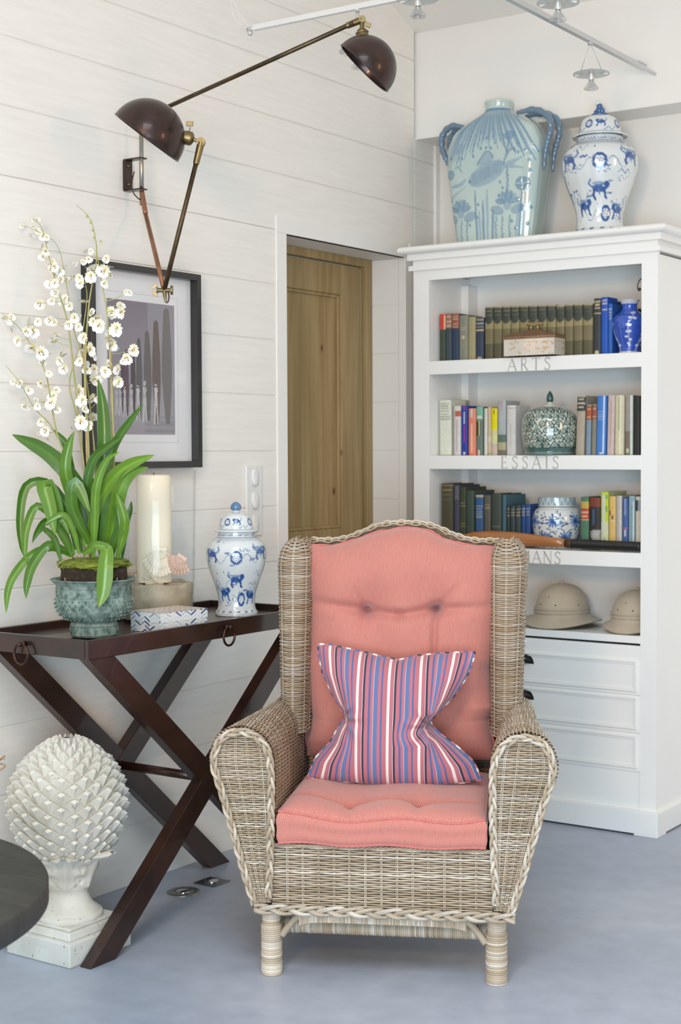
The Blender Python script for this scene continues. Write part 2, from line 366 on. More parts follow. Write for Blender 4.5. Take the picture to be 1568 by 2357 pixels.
# painted letters
def strokes(ch):
    th,tn=.10,.045   # thick / thin stroke
    L={'A':([[(.0,0),(.36,1)],[(.36,1),(.74,0)],[(.13,.36),(.60,.36)]],[tn,th,tn],.74),
       'R':([[(.1,0),(.1,1)],[(.1,.97),(.3,.98),(.45,.9),(.48,.74),(.42,.58),(.28,.5),(.1,.5)],[(.27,.5),(.62,.0)]],[th,.06,th],.66),
       'T':([[(.32,0),(.32,1)],[(.0,.97),(.64,.97)],[(.0,.99),(.0,.84)],[(.64,.99),(.64,.84)]],[th,tn,tn,tn],.66),
       'S':([[(.46,.84),(.36,.96),(.22,.98),(.08,.88),(.07,.72),(.2,.58),(.36,.46),(.46,.3),(.42,.12),(.26,.01),(.1,.04),(.03,.18)],[(.46,.98),(.46,.8)],[(.03,.02),(.03,.2)]],[.075,tn,tn],.5),
       'E':([[(.1,0),(.1,1)],[(.1,.97),(.5,.97)],[(.1,.5),(.42,.5)],[(.1,.03),(.54,.03)],[(.5,.99),(.5,.85)],[(.42,.58),(.42,.42)],[(.54,.0),(.56,.17)]],[th,tn,tn,tn,tn,tn,tn],.6),
       'I':([[(.12,0),(.12,1)]],[th],.24),
       'O':([[(.42+.36*math.cos(a),.5+.5*math.sin(a)) for a in np.linspace(0,2*math.pi,25)]],[.07],.84),
       'M':([[(.08,0),(.13,1)],[(.13,1),(.43,.05)],[(.43,.05),(.75,1)],[(.75,1),(.8,0)]],[tn,th,tn,th],.9),
       'N':([[(.1,0),(.1,1)],[(.08,1),(.7,0)],[(.7,0),(.7,1)]],[tn,th,tn],.82)}
    return L[ch]
SER={'A':[(0,0),(.74,0)],'R':[(.1,0),(.1,1),(.64,0)],'T':[(.32,0)],'E':[(.1,0),(.1,1)],'I':[(.12,0),(.12,1)],'M':[(.08,0),(.8,0),(.11,1),(.77,1)],'N':[(.1,0),(.08,1),(.7,1)],'S':[],'O':[]}
letm=mat('grey_letter_paint',(.40,.38,.31),.6)
def word(txt,zc,px0,px1,h,parent):
    xs=[ony(p,850 if zc>1.5 else 1065,CY)[0] for p in (px0,px1)]
    ws=[strokes(c)[2] for c in txt]; sc=h; tot=sum(ws)*sc; gap=((xs[1]-xs[0])-tot)/(len(txt)-1)
    x=xs[0]; mb=MB(); q=0
    for c,wd in zip(txt,ws):
        st,th,_=strokes(c)
        segs=[(s,t) for s,t in zip(st,th)]+[([(a-.09,b+(.015 if b==0 else -.015)),(a+.09,b+(.015 if b==0 else -.015))],.03) for a,b in SER[c]]
        for s,tk in segs:
            p=spline(s,4) if len(s)>2 and c not in 'O' else np.array(s,float)
            t_=np.gradient(p,axis=0); t_/=np.linalg.norm(t_,axis=1)[:,None]; n_=np.stack([-t_[:,1],t_[:,0]],1)
            q+=1; y=CY-.0009-.00003*q
            G=np.zeros((len(p),2,3))
            for j,sg in enumerate((-1,1)):
                G[:,j,0]=x+sc*(p[:,0]+sg*n_[:,0]*tk/2); G[:,j,1]=y; G[:,j,2]=zc-h/2+sc*(p[:,1]+sg*n_[:,1]*tk/2)
            mb.grid(G)
        x+=wd*sc+gap
    mb.build('lettered_word',letm,parent)
word('ARTS',1.602,1170,1267,.043,case); word('ESSAIS',1.2585,1154,1286,.043,case); word('ROMANS',.927,1150,1291,.043,case)
# ================= BOOKS =================
bookm=vmat('book_cover',.55,.4,var=.12,bscale=90); pagem=mat('book_pages',(.72,.66,.52),.8)
YO={(1411,700):4.872,(1425,694):4.872,(1450,712):4.872,(1197,943):4.885,(1190,945):4.84,(1222,1160):4.90}; DO={k:.065 for k in YO}; DO[(1385,684)]=.078; DO[(1401,699)]=.078
def book(px0,px1,ptop,zs,cols,label,Y=4.785,depth=.17,lean=0,rnd=.35,group=None,ptopx=None,pn='book',loc_only=False):
    """cols: list of (z fraction from top, colour) bands; optional marks"""
    Y=YO.get((px0,ptop),Y); depth=DO.get((px0,ptop),depth)
    x0=ony(px0,ptop,Y)[0]; x1=ony(px1,ptop,Y)[0]; h=ony((px0+px1)/2,ptop,Y)[2]-zs; w_=x1-x0-.0012; cx=(x0+x1)/2
    t=thing(pn,(cx,Y,zs),label,'book',group)
    nz=60; nx=15; cv=Cv(60,240,cols[0])
    for it in cols[1:]:
        k=it[0]
        if k=='b': cv.rect(-2,62,it[1]*240,it[2]*240,it[3])
        elif k=='r': cv.rect(it[1]*60,it[2]*60,it[3]*240,it[4]*240,it[5])
        elif k=='t': # rows of small title marks
            _,a,b,n,c=it
            for i in range(n):
                y=(a+(b-a)*(i+.5)/n)*240; L=RS.uniform(.28,.4)*60
                cv.line([(30-L,y),(30+L,y)],(b-a)*240/n*.45,c,.8,sp=False)
        elif k=='v': # title running up the spine
            _,a,b,c=it; y=a*240
            while y<b*240-6:
                L=RS.uniform(4,11); cv.line([(30,y),(30,y+L)],15,c,.85,sp=False); y+=L+RS.uniform(8,11)
        elif k=='e': cv.ell(it[1]*60,it[2]*240,it[3]*60,it[4]*240,it[5])
    nz=max(40,int(h*300)); u=np.linspace(0,1,nx); v=np.linspace(0,1,nz)
    U,V=np.meshgrid(u,v); bul=rnd*w_*.5
    P=np.zeros((nz,nx,3)); sh=lean*(V*h)
    P[...,0]=cx-w_/2+U*w_+sh; P[...,1]=Y-bul*np.sqrt(np.clip(1-(2*U-1)**2,0,1))-.001; P[...,2]=zs+V*h
    mb=MB().grid(P,cv.at(U,V)); c0=np.asarray(cols[0])
    for s_,xx in ((1,cx-w_/2),(-1,cx+w_/2-.002)):
        a=np.array([(xx,Y),(xx+.002,Y),(xx+.002,Y+depth),(xx,Y+depth)])
        vs=[(p[0],p[1],zs) for p in a]+[(p[0]+lean*h,p[1],zs+h) for p in a]
        mb.add(vs,[(3,2,1,0),(4,5,6,7),(0,1,5,4),(1,2,6,5),(2,3,7,6),(3,0,4,7)],c0)
    mb.add([(cx-w_/2,Y,zs),(cx+w_/2,Y,zs),(cx+w_/2+lean*h,Y,zs+h),(cx-w_/2+lean*h,Y,zs+h)],[(0,1,2,3)],c0*.8)
    mb.build('cover',bookm,t,smooth=False)
    m2=MB(); e=.003; a=[(cx-w_/2+.002,Y+.001),(cx+w_/2-.002,Y+.001),(cx+w_/2-.002,Y+depth-.004),(cx-w_/2+.002,Y+depth-.004)]
    m2.add([(p[0],p[1],zs+e) for p in a]+[(p[0]+lean*h,p[1],zs+h-e) for p in a],[(3,2,1,0),(4,5,6,7),(0,1,5,4),(1,2,6,5),(2,3,7,6),(3,0,4,7)])
    m2.build('pages',pagem,t); return t
G_=(.52,.40,.20); NAVY=(.035,.055,.10); DG=(.05,.065,.04)
z1,z2,z3,z4=1.6278,1.2838,.9548,.6768
for a,b,tp,c,l in [
 (1013,1027,723,[DG,('b',0,.33,(.62,.06,.03)),('r',.75,1,.02,.33,(.75,.42,.28))],'dark green cloth book with a bright red label, first on the ARTS shelf'),
 (1027,1041,722,[(.05,.07,.08),('b',0,.31,(.30,.15,.11)),('t',.03,.3,3,(.6,.42,.3))],'slim navy book with a brown spine label beside the red-labelled green one'),
 (1041,1058,722,[(.03,.05,.09),('b',.0,.31,(.33,.10,.08)),('t',.03,.14,2,G_),('t',.2,.3,2,G_)],'navy book with a dark red and gold label on the ARTS shelf'),
 (1058,1079,726,[(.25,.25,.19),('t',.26,.36,3,(.5,.4,.3)),('r',.35,.65,.44,.52,(.58,.48,.3)),('t',.66,.69,1,(.5,.35,.3))],'worn grey-green book with a small gold diamond on its spine'),
 (1079,1096,730,[(.38,.33,.17),('b',.3,.31,(.3,.25,.12))],'plain mustard book left of the navy one with gold bands'),
 (1096,1115,733,[(.04,.055,.09),('b',.02,.05,(.3,.28,.24)),('b',.11,.14,(.3,.28,.24)),('b',.2,.22,(.3,.28,.24)),('b',.27,.31,(.5,.38,.22)),('e',.5,.97,.3,.05,(.5,.4,.28))],'navy book with gold bands just before the matching set')]:
    book(a,b,tp,z1,c,l)
sl_=[(1117,1137),(1137,1157),(1157,1177),(1177,1197),(1197,1218),(1218,1239),(1239,1260),(1260,1281),(1281,1301),(1301,1321),(1321,1343),(1343,1366)]
nm=['first','second','third','fourth','fifth','sixth','seventh','eighth','ninth','tenth','eleventh','last']
for i,(a,b) in enumerate(sl_):
    dk=(.055,.065,.05); tn_=(.30,.24,.12); lo=(.115,.10,.055)
    book(a,b,706-.6*i+(2 if i==8 else 0),z1,[tn_,('b',.3,.42,(.33,.27,.13)),('b',.42,.7,(.20,.165,.085)),('b',.7,1,lo),('b',0,.03,(.4,.33,.2)),('b',.03,.26,dk),('e',.5,.26,.44,.07,dk),('t',.05,.1,2,(.3,.25,.14)),('t',.15,.17,1,(.22,.2,.12))],
         f'{nm[i]} from the left of twelve matching olive antique volumes on the ARTS shelf',group='twelve matching olive antique volumes')
for a,b,tp,c,l in [
 (1368,1385,687,[(.045,.05,.055),('t',.03,.2,3,(.62,.5,.28)),('b',.25,.27,(.55,.42,.22)),('e',.45,.96,.3,.04,(.65,.55,.3))],'tall charcoal book with gold title beside the matching olive set'),
 (1385,1401,684,[(.02,.10,.48),('t',.03,.14,2,(.55,.45,.45)),('t',.19,.25,1,(.6,.5,.45))],'tallest bright blue book on the ARTS shelf'),
 (1401,1411,699,[(.03,.13,.45),('t',.08,.32,4,(.45,.45,.5))],'thin bright blue book right of the tallest blue one'),
 (1411,1423,700,[(.11,.13,.12),('t',.08,.35,4,(.25,.24,.16))],'slim slate grey book behind the blue vase'),
 (1425,1448,694,[(.03,.04,.05)],'black book mostly hidden behind the blue vase'),
 (1450,1474,712,[(.02,.02,.025)],'black book at the right end of the ARTS shelf')]:
    book(a,b,tp,z1,c,l)
W_=(.70,.68,.60)
for a,b,tp,c,l,ln in [
 (1013,1041,921,[(.72,.73,.60),('t',.04,.37,7,(.3,.31,.24)),('b',.995,1,(.5,.6,.4))],'thick cream paperback with a dark title at the left of the ESSAIS shelf',-.01),
 (1045,1062,934,[(.68,.60,.56),('r',.25,1,.02,.1,W_),('r',.25,1,.1,.22,(.55,.13,.08)),('r',.25,1,.22,1,(.70,.66,.64)),('v',.3,.9,(.5,.45,.42))],'off-white book with a red title patch on the ESSAIS shelf',0),
 (1063,1078,934,[(.02,.055,.34),('v',.03,.1,(.5,.08,.25)),('v',.15,.4,(.6,.65,.75)),('v',.42,.76,(.42,.04,.35)),('e',.5,.96,.2,.03,W_)],'dark blue paperback with pink lettering',0),
 (1079,1097,940,[(.80,.25,.15),('r',.15,.6,.04,.2,(.6,.4,.32)),('v',.04,.18,W_),('v',.35,.95,(.85,.6,.45))],'coral paperback right of the dark blue one',0),
 (1097,1113,936,[(.16,.21,.17),('b',0,.27,(.22,.48,.33)),('e',.5,.22,.4,.03,W_),('r',.1,.7,.3,.6,(.03,.04,.03)),('v',.31,.6,(.6,.6,.25)),('r',.1,.35,.89,1,(.6,.1,.08)),('r',.35,.6,.89,1,W_)],'grey-green paperback with a mint green top',0),
 (1115,1123,940,[(.74,.71,.64),('v',.05,.3,(.6,.56,.5))],'thin white book between the mint-topped and tan ones',0),
 (1123,1132,937,[(.66,.50,.32),('b',.62,.73,(.70,.62,.5)),('b',.96,.98,(.4,.4,.1))],'thin tan book left of the yellow one',0),
 (1132,1146,940,[(.72,.68,.33),('b',0,.46,(.85,.72,.0)),('v',.06,.12,(.15,.15,.05)),('b',.77,.79,(.45,.48,.55)),('b',.79,.96,(.68,.5,.42)),('b',.96,.98,(.4,.45,.6))],'bright yellow paperback on the ESSAIS shelf',0),
 (1147,1166,922,[(.43,.46,.46),('v',.04,.2,(.6,.3,.35)),('v',.22,.5,(.5,.53,.53)),('b',.63,.76,(.12,.18,.14)),('b',.76,.9,(.45,.42,.25)),('b',.9,1,(.2,.17,.13))],'tall pale grey book with a landscape at the foot of its spine',0),
 (1167,1189,933,[(.70,.66,.62),('t',.04,.07,1,(.35,.3,.3)),('b',.35,.36,(.55,.5,.45)),('v',.4,.85,(.6,.56,.52))],'white book left of the pale green slip',0),
 (1190,1196,945,[(.62,.66,.42)],'thin pale green book beside the ochre one',0),
 (1197,1212,943,[(.62,.42,.05),('r',.2,.9,.45,.86,(.12,.09,.04)),('t',.9,.98,2,(.3,.15,.05))],'ochre book partly behind the green ginger jar',0),
 (1326,1346,911,[(.44,.37,.28),('b',.02,.26,(.05,.05,.045)),('t',.03,.23,3,(.6,.52,.4)),('b',.13,.14,(.6,.52,.4))],'beige book with a black label right of the green jar',.03),
 (1349,1361,931,[(.22,.30,.38),('b',.03,.31,(.42,.10,.04)),('t',.06,.13,1,(.7,.5,.25)),('t',.22,.28,1,(.7,.5,.25))],'short slate blue book with a rust label',.02),
 (1362,1373,930,[(.25,.23,.17),('b',.03,.31,(.36,.10,.05)),('t',.06,.13,1,(.65,.45,.25)),('t',.22,.28,1,(.65,.45,.25))],'short grey-brown book with a rust label',.02),
 (1373,1396,911,[(.07,.22,.60),('t',.25,.42,4,(.3,.42,.65)),('r',.72,.82,.0,.97,(.9,.9,.92)),('e',.55,.97,.2,.015,W_)],'shiny mid-blue hardback on the ESSAIS shelf',.02),
 (1398,1415,910,[(.62,.48,.44),('v',.12,.9,(.5,.36,.32))],'dusty pink book right of the mid-blue hardback',.02),
 (1416,1438,910,[(.68,.62,.40),('v',.06,.6,(.42,.38,.24)),('r',.56,.68,.0,.97,(.85,.83,.7))],'glossy cream book right of the dusty pink one',.01),
 (1440,1459,910,[(.22,.18,.14),('b',0,.6,(.38,.32,.3)),('r',.68,.95,0,1,(.66,.70,.62)),('e',.35,.93,.2,.04,(.6,.6,.4))],'marbled brown book with a pale edge at the right of the ESSAIS shelf',0),
 (1460,1475,911,[(.03,.03,.028)],'black book last on the ESSAIS shelf',0)]:
    book(a,b,tp,z2,c,l,lean=ln,depth=.105)
book(1047,1064,921,z2,[(.45,.48,.32),('v',.02,.4,(.2,.22,.14))],'tall pale olive book standing behind the red-patched one',Y=4.896,depth=.055)
for a,b,tp,c,l in [
 (1017,1045,1113,[(.075,.07,.04),('b',.02,.04,(.3,.22,.1)),('t',.08,.13,1,(.42,.3,.1)),('t',.16,.2,1,(.2,.17,.1)),('t',.25,.28,1,(.2,.17,.1)),('e',.4,.86,.15,.05,(.4,.36,.3)),('e',.3,.9,.2,.02,(.5,.5,.45))],'thick dark olive book with gold title, first on the ROMANS shelf'),
 (1046,1059,1116,[(.07,.07,.12),('t',.02,.25,6,(.25,.22,.22))],'dark violet book second on the ROMANS shelf'),
 (1059,1074,1121,[(.05,.065,.035),('t',.25,.35,2,(.3,.25,.1)),('t',.6,.7,2,(.25,.2,.08))],'dark olive book with gilt lines right of the violet one'),
 (1074,1093,1129,[(.055,.085,.065)],'plain bottle green book on the ROMANS shelf'),
 (1095,1114,1139,[(.045,.12,.28),('b',.0,.05,(.5,.42,.3)),('t',.2,.46,5,(.4,.4,.4))],'mid-blue book with a pale band at its top'),
 (1115,1131,1140,[(.12,.12,.09),('t',.16,.28,2,(.32,.27,.15))],'grey-olive book with gilt title right of the mid-blue one'),
 (1132,1156,1136,[(.06,.075,.065),('t',.6,.64,1,(.2,.2,.18))],'broad charcoal green book in the middle of the ROMANS shelf'),
 (1157,1166,1139,[(.07,.16,.20)],'slim teal book right of the broad charcoal one'),
 (1167,1175,1164,[(.04,.055,.055),('t',.04,.28,3,(.3,.25,.15))],'small dark book, first of five little volumes'),
 (1176,1187,1164,[(.05,.075,.08),('t',.06,.26,3,(.4,.36,.25))],'small dark teal book, second of five little volumes'),
 (1188,1200,1163,[(.055,.08,.08),('t',.06,.28,3,(.36,.3,.18))],'small grey-green book, third of five little volumes'),
 (1201,1211,1162,[(.025,.075,.24),('t',.06,.28,3,(.45,.42,.38))],'small royal blue book, fourth of five little volumes'),
 (1211,1222,1161,[(.03,.085,.26),('t',.06,.28,3,(.35,.35,.38))],'small royal blue book, last of five little volumes'),
 (1222,1230,1160,[(.02,.05,.09)],'small navy book touching the blue and white jar'),
 (1338,1357,1144,[(.09,.20,.12),('b',.08,.22,(.55,.40,.08)),('b',.22,.42,(.50,.07,.04)),('t',.25,.4,2,(.7,.5,.3)),('b',.42,.44,(.5,.5,.35))],'green book with yellow and red bands on the ROMANS shelf'),
 (1358,1384,1145,[(.035,.03,.03),('b',.0,.18,(.22,.05,.03)),('r',.3,.5,.22,.52,(.05,.12,.22)),('r',.35,1,.62,.9,(.36,.33,.31)),('t',.63,.89,5,(.6,.58,.56))],'thick black paperback with a red top and grey lettering'),
 (1384,1402,1132,[(.68,.68,.40),('b',0,.52,(.60,.68,.03)),('r',.22,.62,.04,.7,(.68,.68,.60)),('r',.65,.9,.05,.12,(.2,.4,.05)),('r',.65,.9,.25,.35,(.2,.4,.05)),('v',.82,.95,(.3,.35,.1))],'lime yellow paperback standing taller than its neighbours'),
 (1403,1419,1142,[(.76,.50,.16),('r',.0,.3,.27,.36,(.45,.15,.08)),('r',.4,.7,.36,.42,(.15,.15,.08)),('b',.45,.47,(.78,.6,.3))],'orange-yellow paperback right of the lime one'),
 (1419,1433,1141,[(.52,.46,.40),('r',.6,1,0,1,(.62,.60,.57))],'beige-grey book right of the orange-yellow one'),
 (1434,1447,1147,[(.07,.14,.36),('v',.04,.35,(.4,.45,.6)),('b',.55,.58,(.6,.15,.25)),('r',.3,.7,.6,.72,(.5,.52,.6))],'mid-blue book with a pink stripe'),
 (1448,1463,1141,[(.30,.43,.46),('r',.72,.9,.1,.95,(.7,.74,.74)),('v',.2,.8,(.22,.34,.36))],'pale teal book near the right end of the ROMANS shelf'),
 (1464,1476,1143,[(.68,.62,.50),('b',.07,.26,(.05,.05,.05)),('r',.5,1,.07,.26,(.35,.4,.42))],'cream book with a black patch, last on the ROMANS shelf')]:
    book(a,b,tp,z3,c,l,Y=4.792,depth=.15,group='five little volumes on the ROMANS shelf' if 'little volumes' in l else None)

# ================= PORCELAIN =================
porc=vmat('glazed_porcelain',.12,.6,coat=.6); 
WB=(.70,.73,.72); BL=(.03,.095,.30); ML=(.10,.21,.42); DB=(.02,.06,.20)
def prof_grid(prof,nv):
    p=spline(prof,14); d=np.r_[0,np.cumsum(np.linalg.norm(np.diff(p,axis=0),axis=1))]
    s=np.linspace(0,d[-1],nv); return np.stack([np.maximum(np.interp(s,d,p[:,0]),0),np.maximum(np.interp(s,d,p[:,1]),min(q[1] for q in prof))],1)
def revolve(prof,c,cv,name,m,parent,n=180,nv=130,face=None,sy=1,lin=False,bottom=True):
    """surface of revolution painted with canvas cv; the middle of the canvas faces towards `face`"""
    p=prof_grid(prof,nv) if not lin else np.array(prof,float)
    a0=math.atan2((face[1]-c[1]),(face[0]-c[0])) if face is not None else -math.pi/2
    th=np.linspace(0,2*np.pi,n+1); V=np.zeros((len(p),n+1,3))
    ang=a0-math.pi+th
    V[...,0]=c[0]+p[:,0,None]*np.cos(ang); V[...,1]=c[1]+sy*p[:,0,None]*np.sin(ang); V[...,2]=c[2]+p[:,1,None]
    zz=p[:,1]; v=(zz-zz.min())/(zz.max()-zz.min()); U,VV=np.meshgrid(th/(2*np.pi),v)
    return MB().grid(V,cv.at(U,VV),flip=True).build(name,m,parent,smooth=True)
def cloud(cv,x,y,s,c=BL):
    for i in range(4): cv.ell(x+(i-1.5)*s*.55,y+(-1)**i*s*.12,s*.36,s*.26,c)
def squig(cv,x,y,s,c=ML,wd=3,ph=0):
    cv.line([(x+s*t,y+s*.28*math.sin(t*5.5+ph)) for t in np.linspace(-1,1,9)],wd,c)
def medal(cv,x,y,r):
    cv.ell(x,y,r,r*1.08,BL); 
    for k in range(5):
        a=k*1.2566+.3; cv.ell(x+r*.42*math.cos(a),y+r*.42*math.sin(a),r*.28,r*.28,WB); cv.ell(x+r*.42*math.cos(a),y+r*.42*math.sin(a),r*.1,r*.1,BL)
    cv.ell(x,y,r*.2,r*.2,WB); cv.ell(x,y,r*.1,r*.1,BL)
def beast(cv,x,y,s,f=1):
    cv.ell(x,y,s*.62,s*.26,BL); cv.ell(x+f*s*.55,y-s*.22,s*.26,s*.24,BL); cv.line([(x+f*s*.4,y),(x+f*s*.5,y+s*.5),(x+f*s*.62,y+s*.62)],s*.2,BL)
    cv.line([(x-f*s*.4,y),(x-f*s*.55,y+s*.4),(x-f*s*.45,y+s*.62)],s*.2,BL); cv.line([(x-f*s*.5,y-s*.05),(x-f*s*.85,y-s*.3),(x-f*s*.7,y-s*.6)],s*.13,ML)
    cv.ell(x-s*.1,y-s*.32,s*.5,s*.12,ML,.7); cv.ell(x+f*s*.3,y-s*.15,s*.08,s*.06,WB)
    cv.line([(x-s*.1,y+s*.1),(x,y+s*.42)],s*.12,ML)
def dragonpaint(w=1000,h=700,seed=1):
    r=random.Random(seed); cv=Cv(w,h,WB)
    for k in range(90):   # small clouds, ticks and dots all round
        x,y=r.uniform(0,w),r.uniform(h*.04,h*.95)
        q=r.random()
        if q<.35: cloud(cv,x,y,r.uniform(14,24),BL if r.random()<.6 else ML)
        elif q<.6: cv.line([(x-8,y-5),(x-3,y+5),(x+2,y-2),(x+7,y+5)],2,ML)
        else: cv.ell(x,y,r.uniform(5,9),r.uniform(5,8),BL)
    for k in range(26): squig(cv,r.uniform(0,w),r.uniform(h*.12,h*.9),r.uniform(35,70),ML,4,r.uniform(0,6))
    for i,(mx_,my) in enumerate([(.5,.30),(.54,.80),(.0,.3),(1,.3),(.26,.62),(.80,.66)]):
        X,Y=mx_*w,my*h; s=w*.033
        squig(cv,X-s*3.4,Y+10,s*2.6,ML,4.5,i); squig(cv,X+s*3.4,Y+4,s*2.6,ML,4.5,i+2)
        medal(cv,X,Y,s)
    for i,(bx,by,f) in enumerate([(.35,.26,-1),(.65,.23,1),(.40,.72,1),(.63,.76,-1),(.14,.3,1),(.86,.3,-1),(.12,.75,-1),(.9,.78,1),(.5,.56,1),(.24,.48,-1),(.77,.48,1)]): beast(cv,bx*w,by*h,w*.062,f)
    return cv
FACE=CAM[:2]
# jar on the console and jar on the bookcase share the build
def ginger(loc,s,label,knob='bud',seed=1,rot=0,wr=1.0):
    t=thing('ginger_jar',tuple(loc),label,'jar'); H=1.0*s
    body=[(.0,.0),(.245,0),(.262,.008),(.262,.035),(.240,.06),(.228,.12),(.232,.2),(.262,.30),(.312,.42),(.352,.53),(.372,.63),(.368,.70),(.335,.765),(.275,.81),(.235,.835),(.228,.85),(.228,.885),(.22,.89),(.2,.88)]
    sc=lambda pr:[(a*s*wr,b*s) for a,b in pr]
    f=(FACE[0],FACE[1])
    if rot: f=(loc[0]+math.cos(rot),loc[1]+math.sin(rot))
    cw_,ch_=1500,640; cv=dragonpaint(cw_,ch_,seed)
    cv.rect(0,cw_,0,14,(.5,.58,.62))
    for k in range(cw_//22+1): cv.line([(k*22,52),(k*22+11,66),(k*22+22,52)],2.4,ML,sp=False)
    for k in range(cw_//36+1): cv.line([(k*36,30),(k*36+12,22),(k*36+22,32),(k*36+30,26)],5,BL)
    cv.line([(0,44),(cw_,44)],4,ML,sp=False); cv.line([(0,ch_-14),(cw_,ch_-14)],3,ML,.5,sp=False)
    for k in range(16): cloud(cv,k*94+20,ch_-34,18)
    revolve(sc(body),loc,cv,'body',porc,t,face=f)
    lid=[(.268,.886),(.272,.893),(.266,.90),(.222,.905),(.208,.925),(.205,.96),(.19,1.01),(.155,1.055),(.10,1.08),(.06,1.088),(.045,1.092)]
    c2=Cv(1000,190,WB); 
    for k,x in enumerate((150,390,640,880)): medal(c2,x+20,95,34); beast(c2,x+120,85,56,(-1)**k); squig(c2,x-60,140,50,BL,5)
    c2.line([(0,165),(1000,165)],4,ML,sp=False)
    l=revolve(sc(lid),loc,c2,'lid',porc,t,nv=70,face=f)
    mb=MB(); B=(.05,.12,.30)
    if knob=='bud':
        mb.lathe([(.046*s,1.09*s),(.03*s,1.097*s),(.036*s,1.106*s)],loc,24,WB)
        mb.lathe([(.036*s,1.106*s),(.056*s,1.118*s),(.06*s,1.14*s),(.052*s,1.165*s),(.03*s,1.188*s),(.001,1.2*s)],loc,24,(.10,.20,.38))
    else:
        mb.lathe([(.07*s,1.088*s),(.075*s,1.1*s),(.05*s,1.108*s),(.001,1.11*s)],loc,20,B)
        for dx,dz,r,q in ((0,1.13,.034,1.1),(.004,1.165,.030,1),(-.012,1.195,.026,1.1),(.03,1.125,.026,1.2),(-.03,1.12,.022,1)): mb.sphere((loc[0]+dx*s,loc[1]-.006,loc[2]+dz*s),r*s,12,8,B if dz<1.17 else WB,(1,1,q))
    mb.build('finial_knob',porc,l,smooth=True); return t
TJ=onz(541,1412,.813)
ginger((-2.791,3.523,.8128),.282,'blue and white lidded ginger jar at the right end of the dark console','bud',3,wr=.86)
ginger((-2.232,4.87,2.0458),.385,'large blue and white lidded temple jar on top of the bookcase','beast',5,wr=.915)
# moon flask on the bookcase: broad flattened body with loop handles
FL=(-2.657,4.92,2.0458)
fl=thing('flask_vase',FL,'flat pale blue vase painted with a fish and lotus, on top of the bookcase','vase')
PB=(.50,.60,.56); FB=(.13,.25,.38); FB2=(.26,.38,.46)
cv=Cv(620,760,PB)
for k in range(34):   # hanging petals round the shoulder
    a=(k-16.5)/16.5; x=310+a*110; x2=310+a*300; L=150+70*abs(a)+ (k%3)*22; cv.line([(x,0),(x+(x2-x)*.5,L*.45),(x2,L+40*abs(a))],13,FB if k%2 else FB2,.8,taper=True)
cx,cy=300,350   # fish
cv.ell(cx,cy,125,58,FB2,.75,rot=-.35)
for i in range(8):
    for j in range(4): cv.ell(cx-85+i*24,cy+40-i*8.5-j*17+12,11,9,FB,.6,ring=3.5)
cv.poly([(410,300),(540,270),(470,315),(545,345),(415,330)],FB2,.8); cv.line([(405,310),(440,240),(480,225)],16,FB,.7,taper=True)
cv.poly([(230,300),(290,215),(350,250),(330,300)],FB2,.7); cv.line([(240,290),(310,225),(345,270)],5,FB); cv.line([(160,370),(120,395),(60,400)],22,FB2,.8,taper=True); cv.line([(140,330),(110,290),(90,300)],14,FB2,.8,taper=True)
cv.ell(190,385,10,10,FB); cv.line([(160,410),(80,450),(30,470)],14,FB2,.6,taper=True)
def lotus(x,y,s):
    for k in range(7): 
        a=-math.pi*(.08+.84*k/6); cv.ell(x+s*.5*math.cos(a),y+s*.45*math.sin(a),s*.38,s*.2,FB2 if k%2 else FB,.75,rot=a)
    cv.ell(x-s*.75,y+s*.45,s*.5,s*.3,FB,.6,rot=.3); cv.ell(x+s*.75,y+s*.45,s*.5,s*.3,FB,.6,rot=-.3); cv.ell(x,y+s*.2,s*.3,s*.3,FB,.5)
lotus(120,545,85); lotus(425,525,85)
for x in (75,125,165,355,395,440): cv.line([(x,600),(x-8,680),(x+4,760)],8,FB,.7); [cv.ell(x-4+6*(-1)**k,620+k*13,5,3,FB,.7) for k in range(10)]
for k,x in enumerate((15,30,225,245,270,295,330,480,500,590)): cv.line([(260+(x-260)*.93,760),(x,640),(x+(x-260)*.08,560-(k%3)*60)],15,FB2 if k%2 else FB,.8,taper=True)
cv.line([(430,330),(432,400),(425,480)],12,FB,.7); [cv.ell(430+8*(-1)**k,345+k*14,5,3,FB,.7) for k in range(10)]
cv.ell(520,425,42,40,FB,.8); cv.line([(520,390),(520,460)],5,PB); cv.line([(485,425),(555,425)],5,PB); cv.ell(445,150,36,26,FB,.7); cv.line([(445,165),(430,250)],11,FB,.8)
cv.ell(115,190,46,30,FB2,.9); cv.line([(115,200),(130,290)],9,FB2); cv.ell(50,330,34,30,FB,.7)
for x,y in ((60,240),(140,250),(215,245),(265,205),(300,205),(330,210),(500,200),(500,250),(480,240),(540,240),(560,300),(565,355),(50,480),(60,520),(385,405),(375,480),(400,440),(560,560),(240,520),(230,590),(300,150),(450,630),(470,670),(180,630),(540,650)): cv.ell(x,y,8,9,FB,.85)
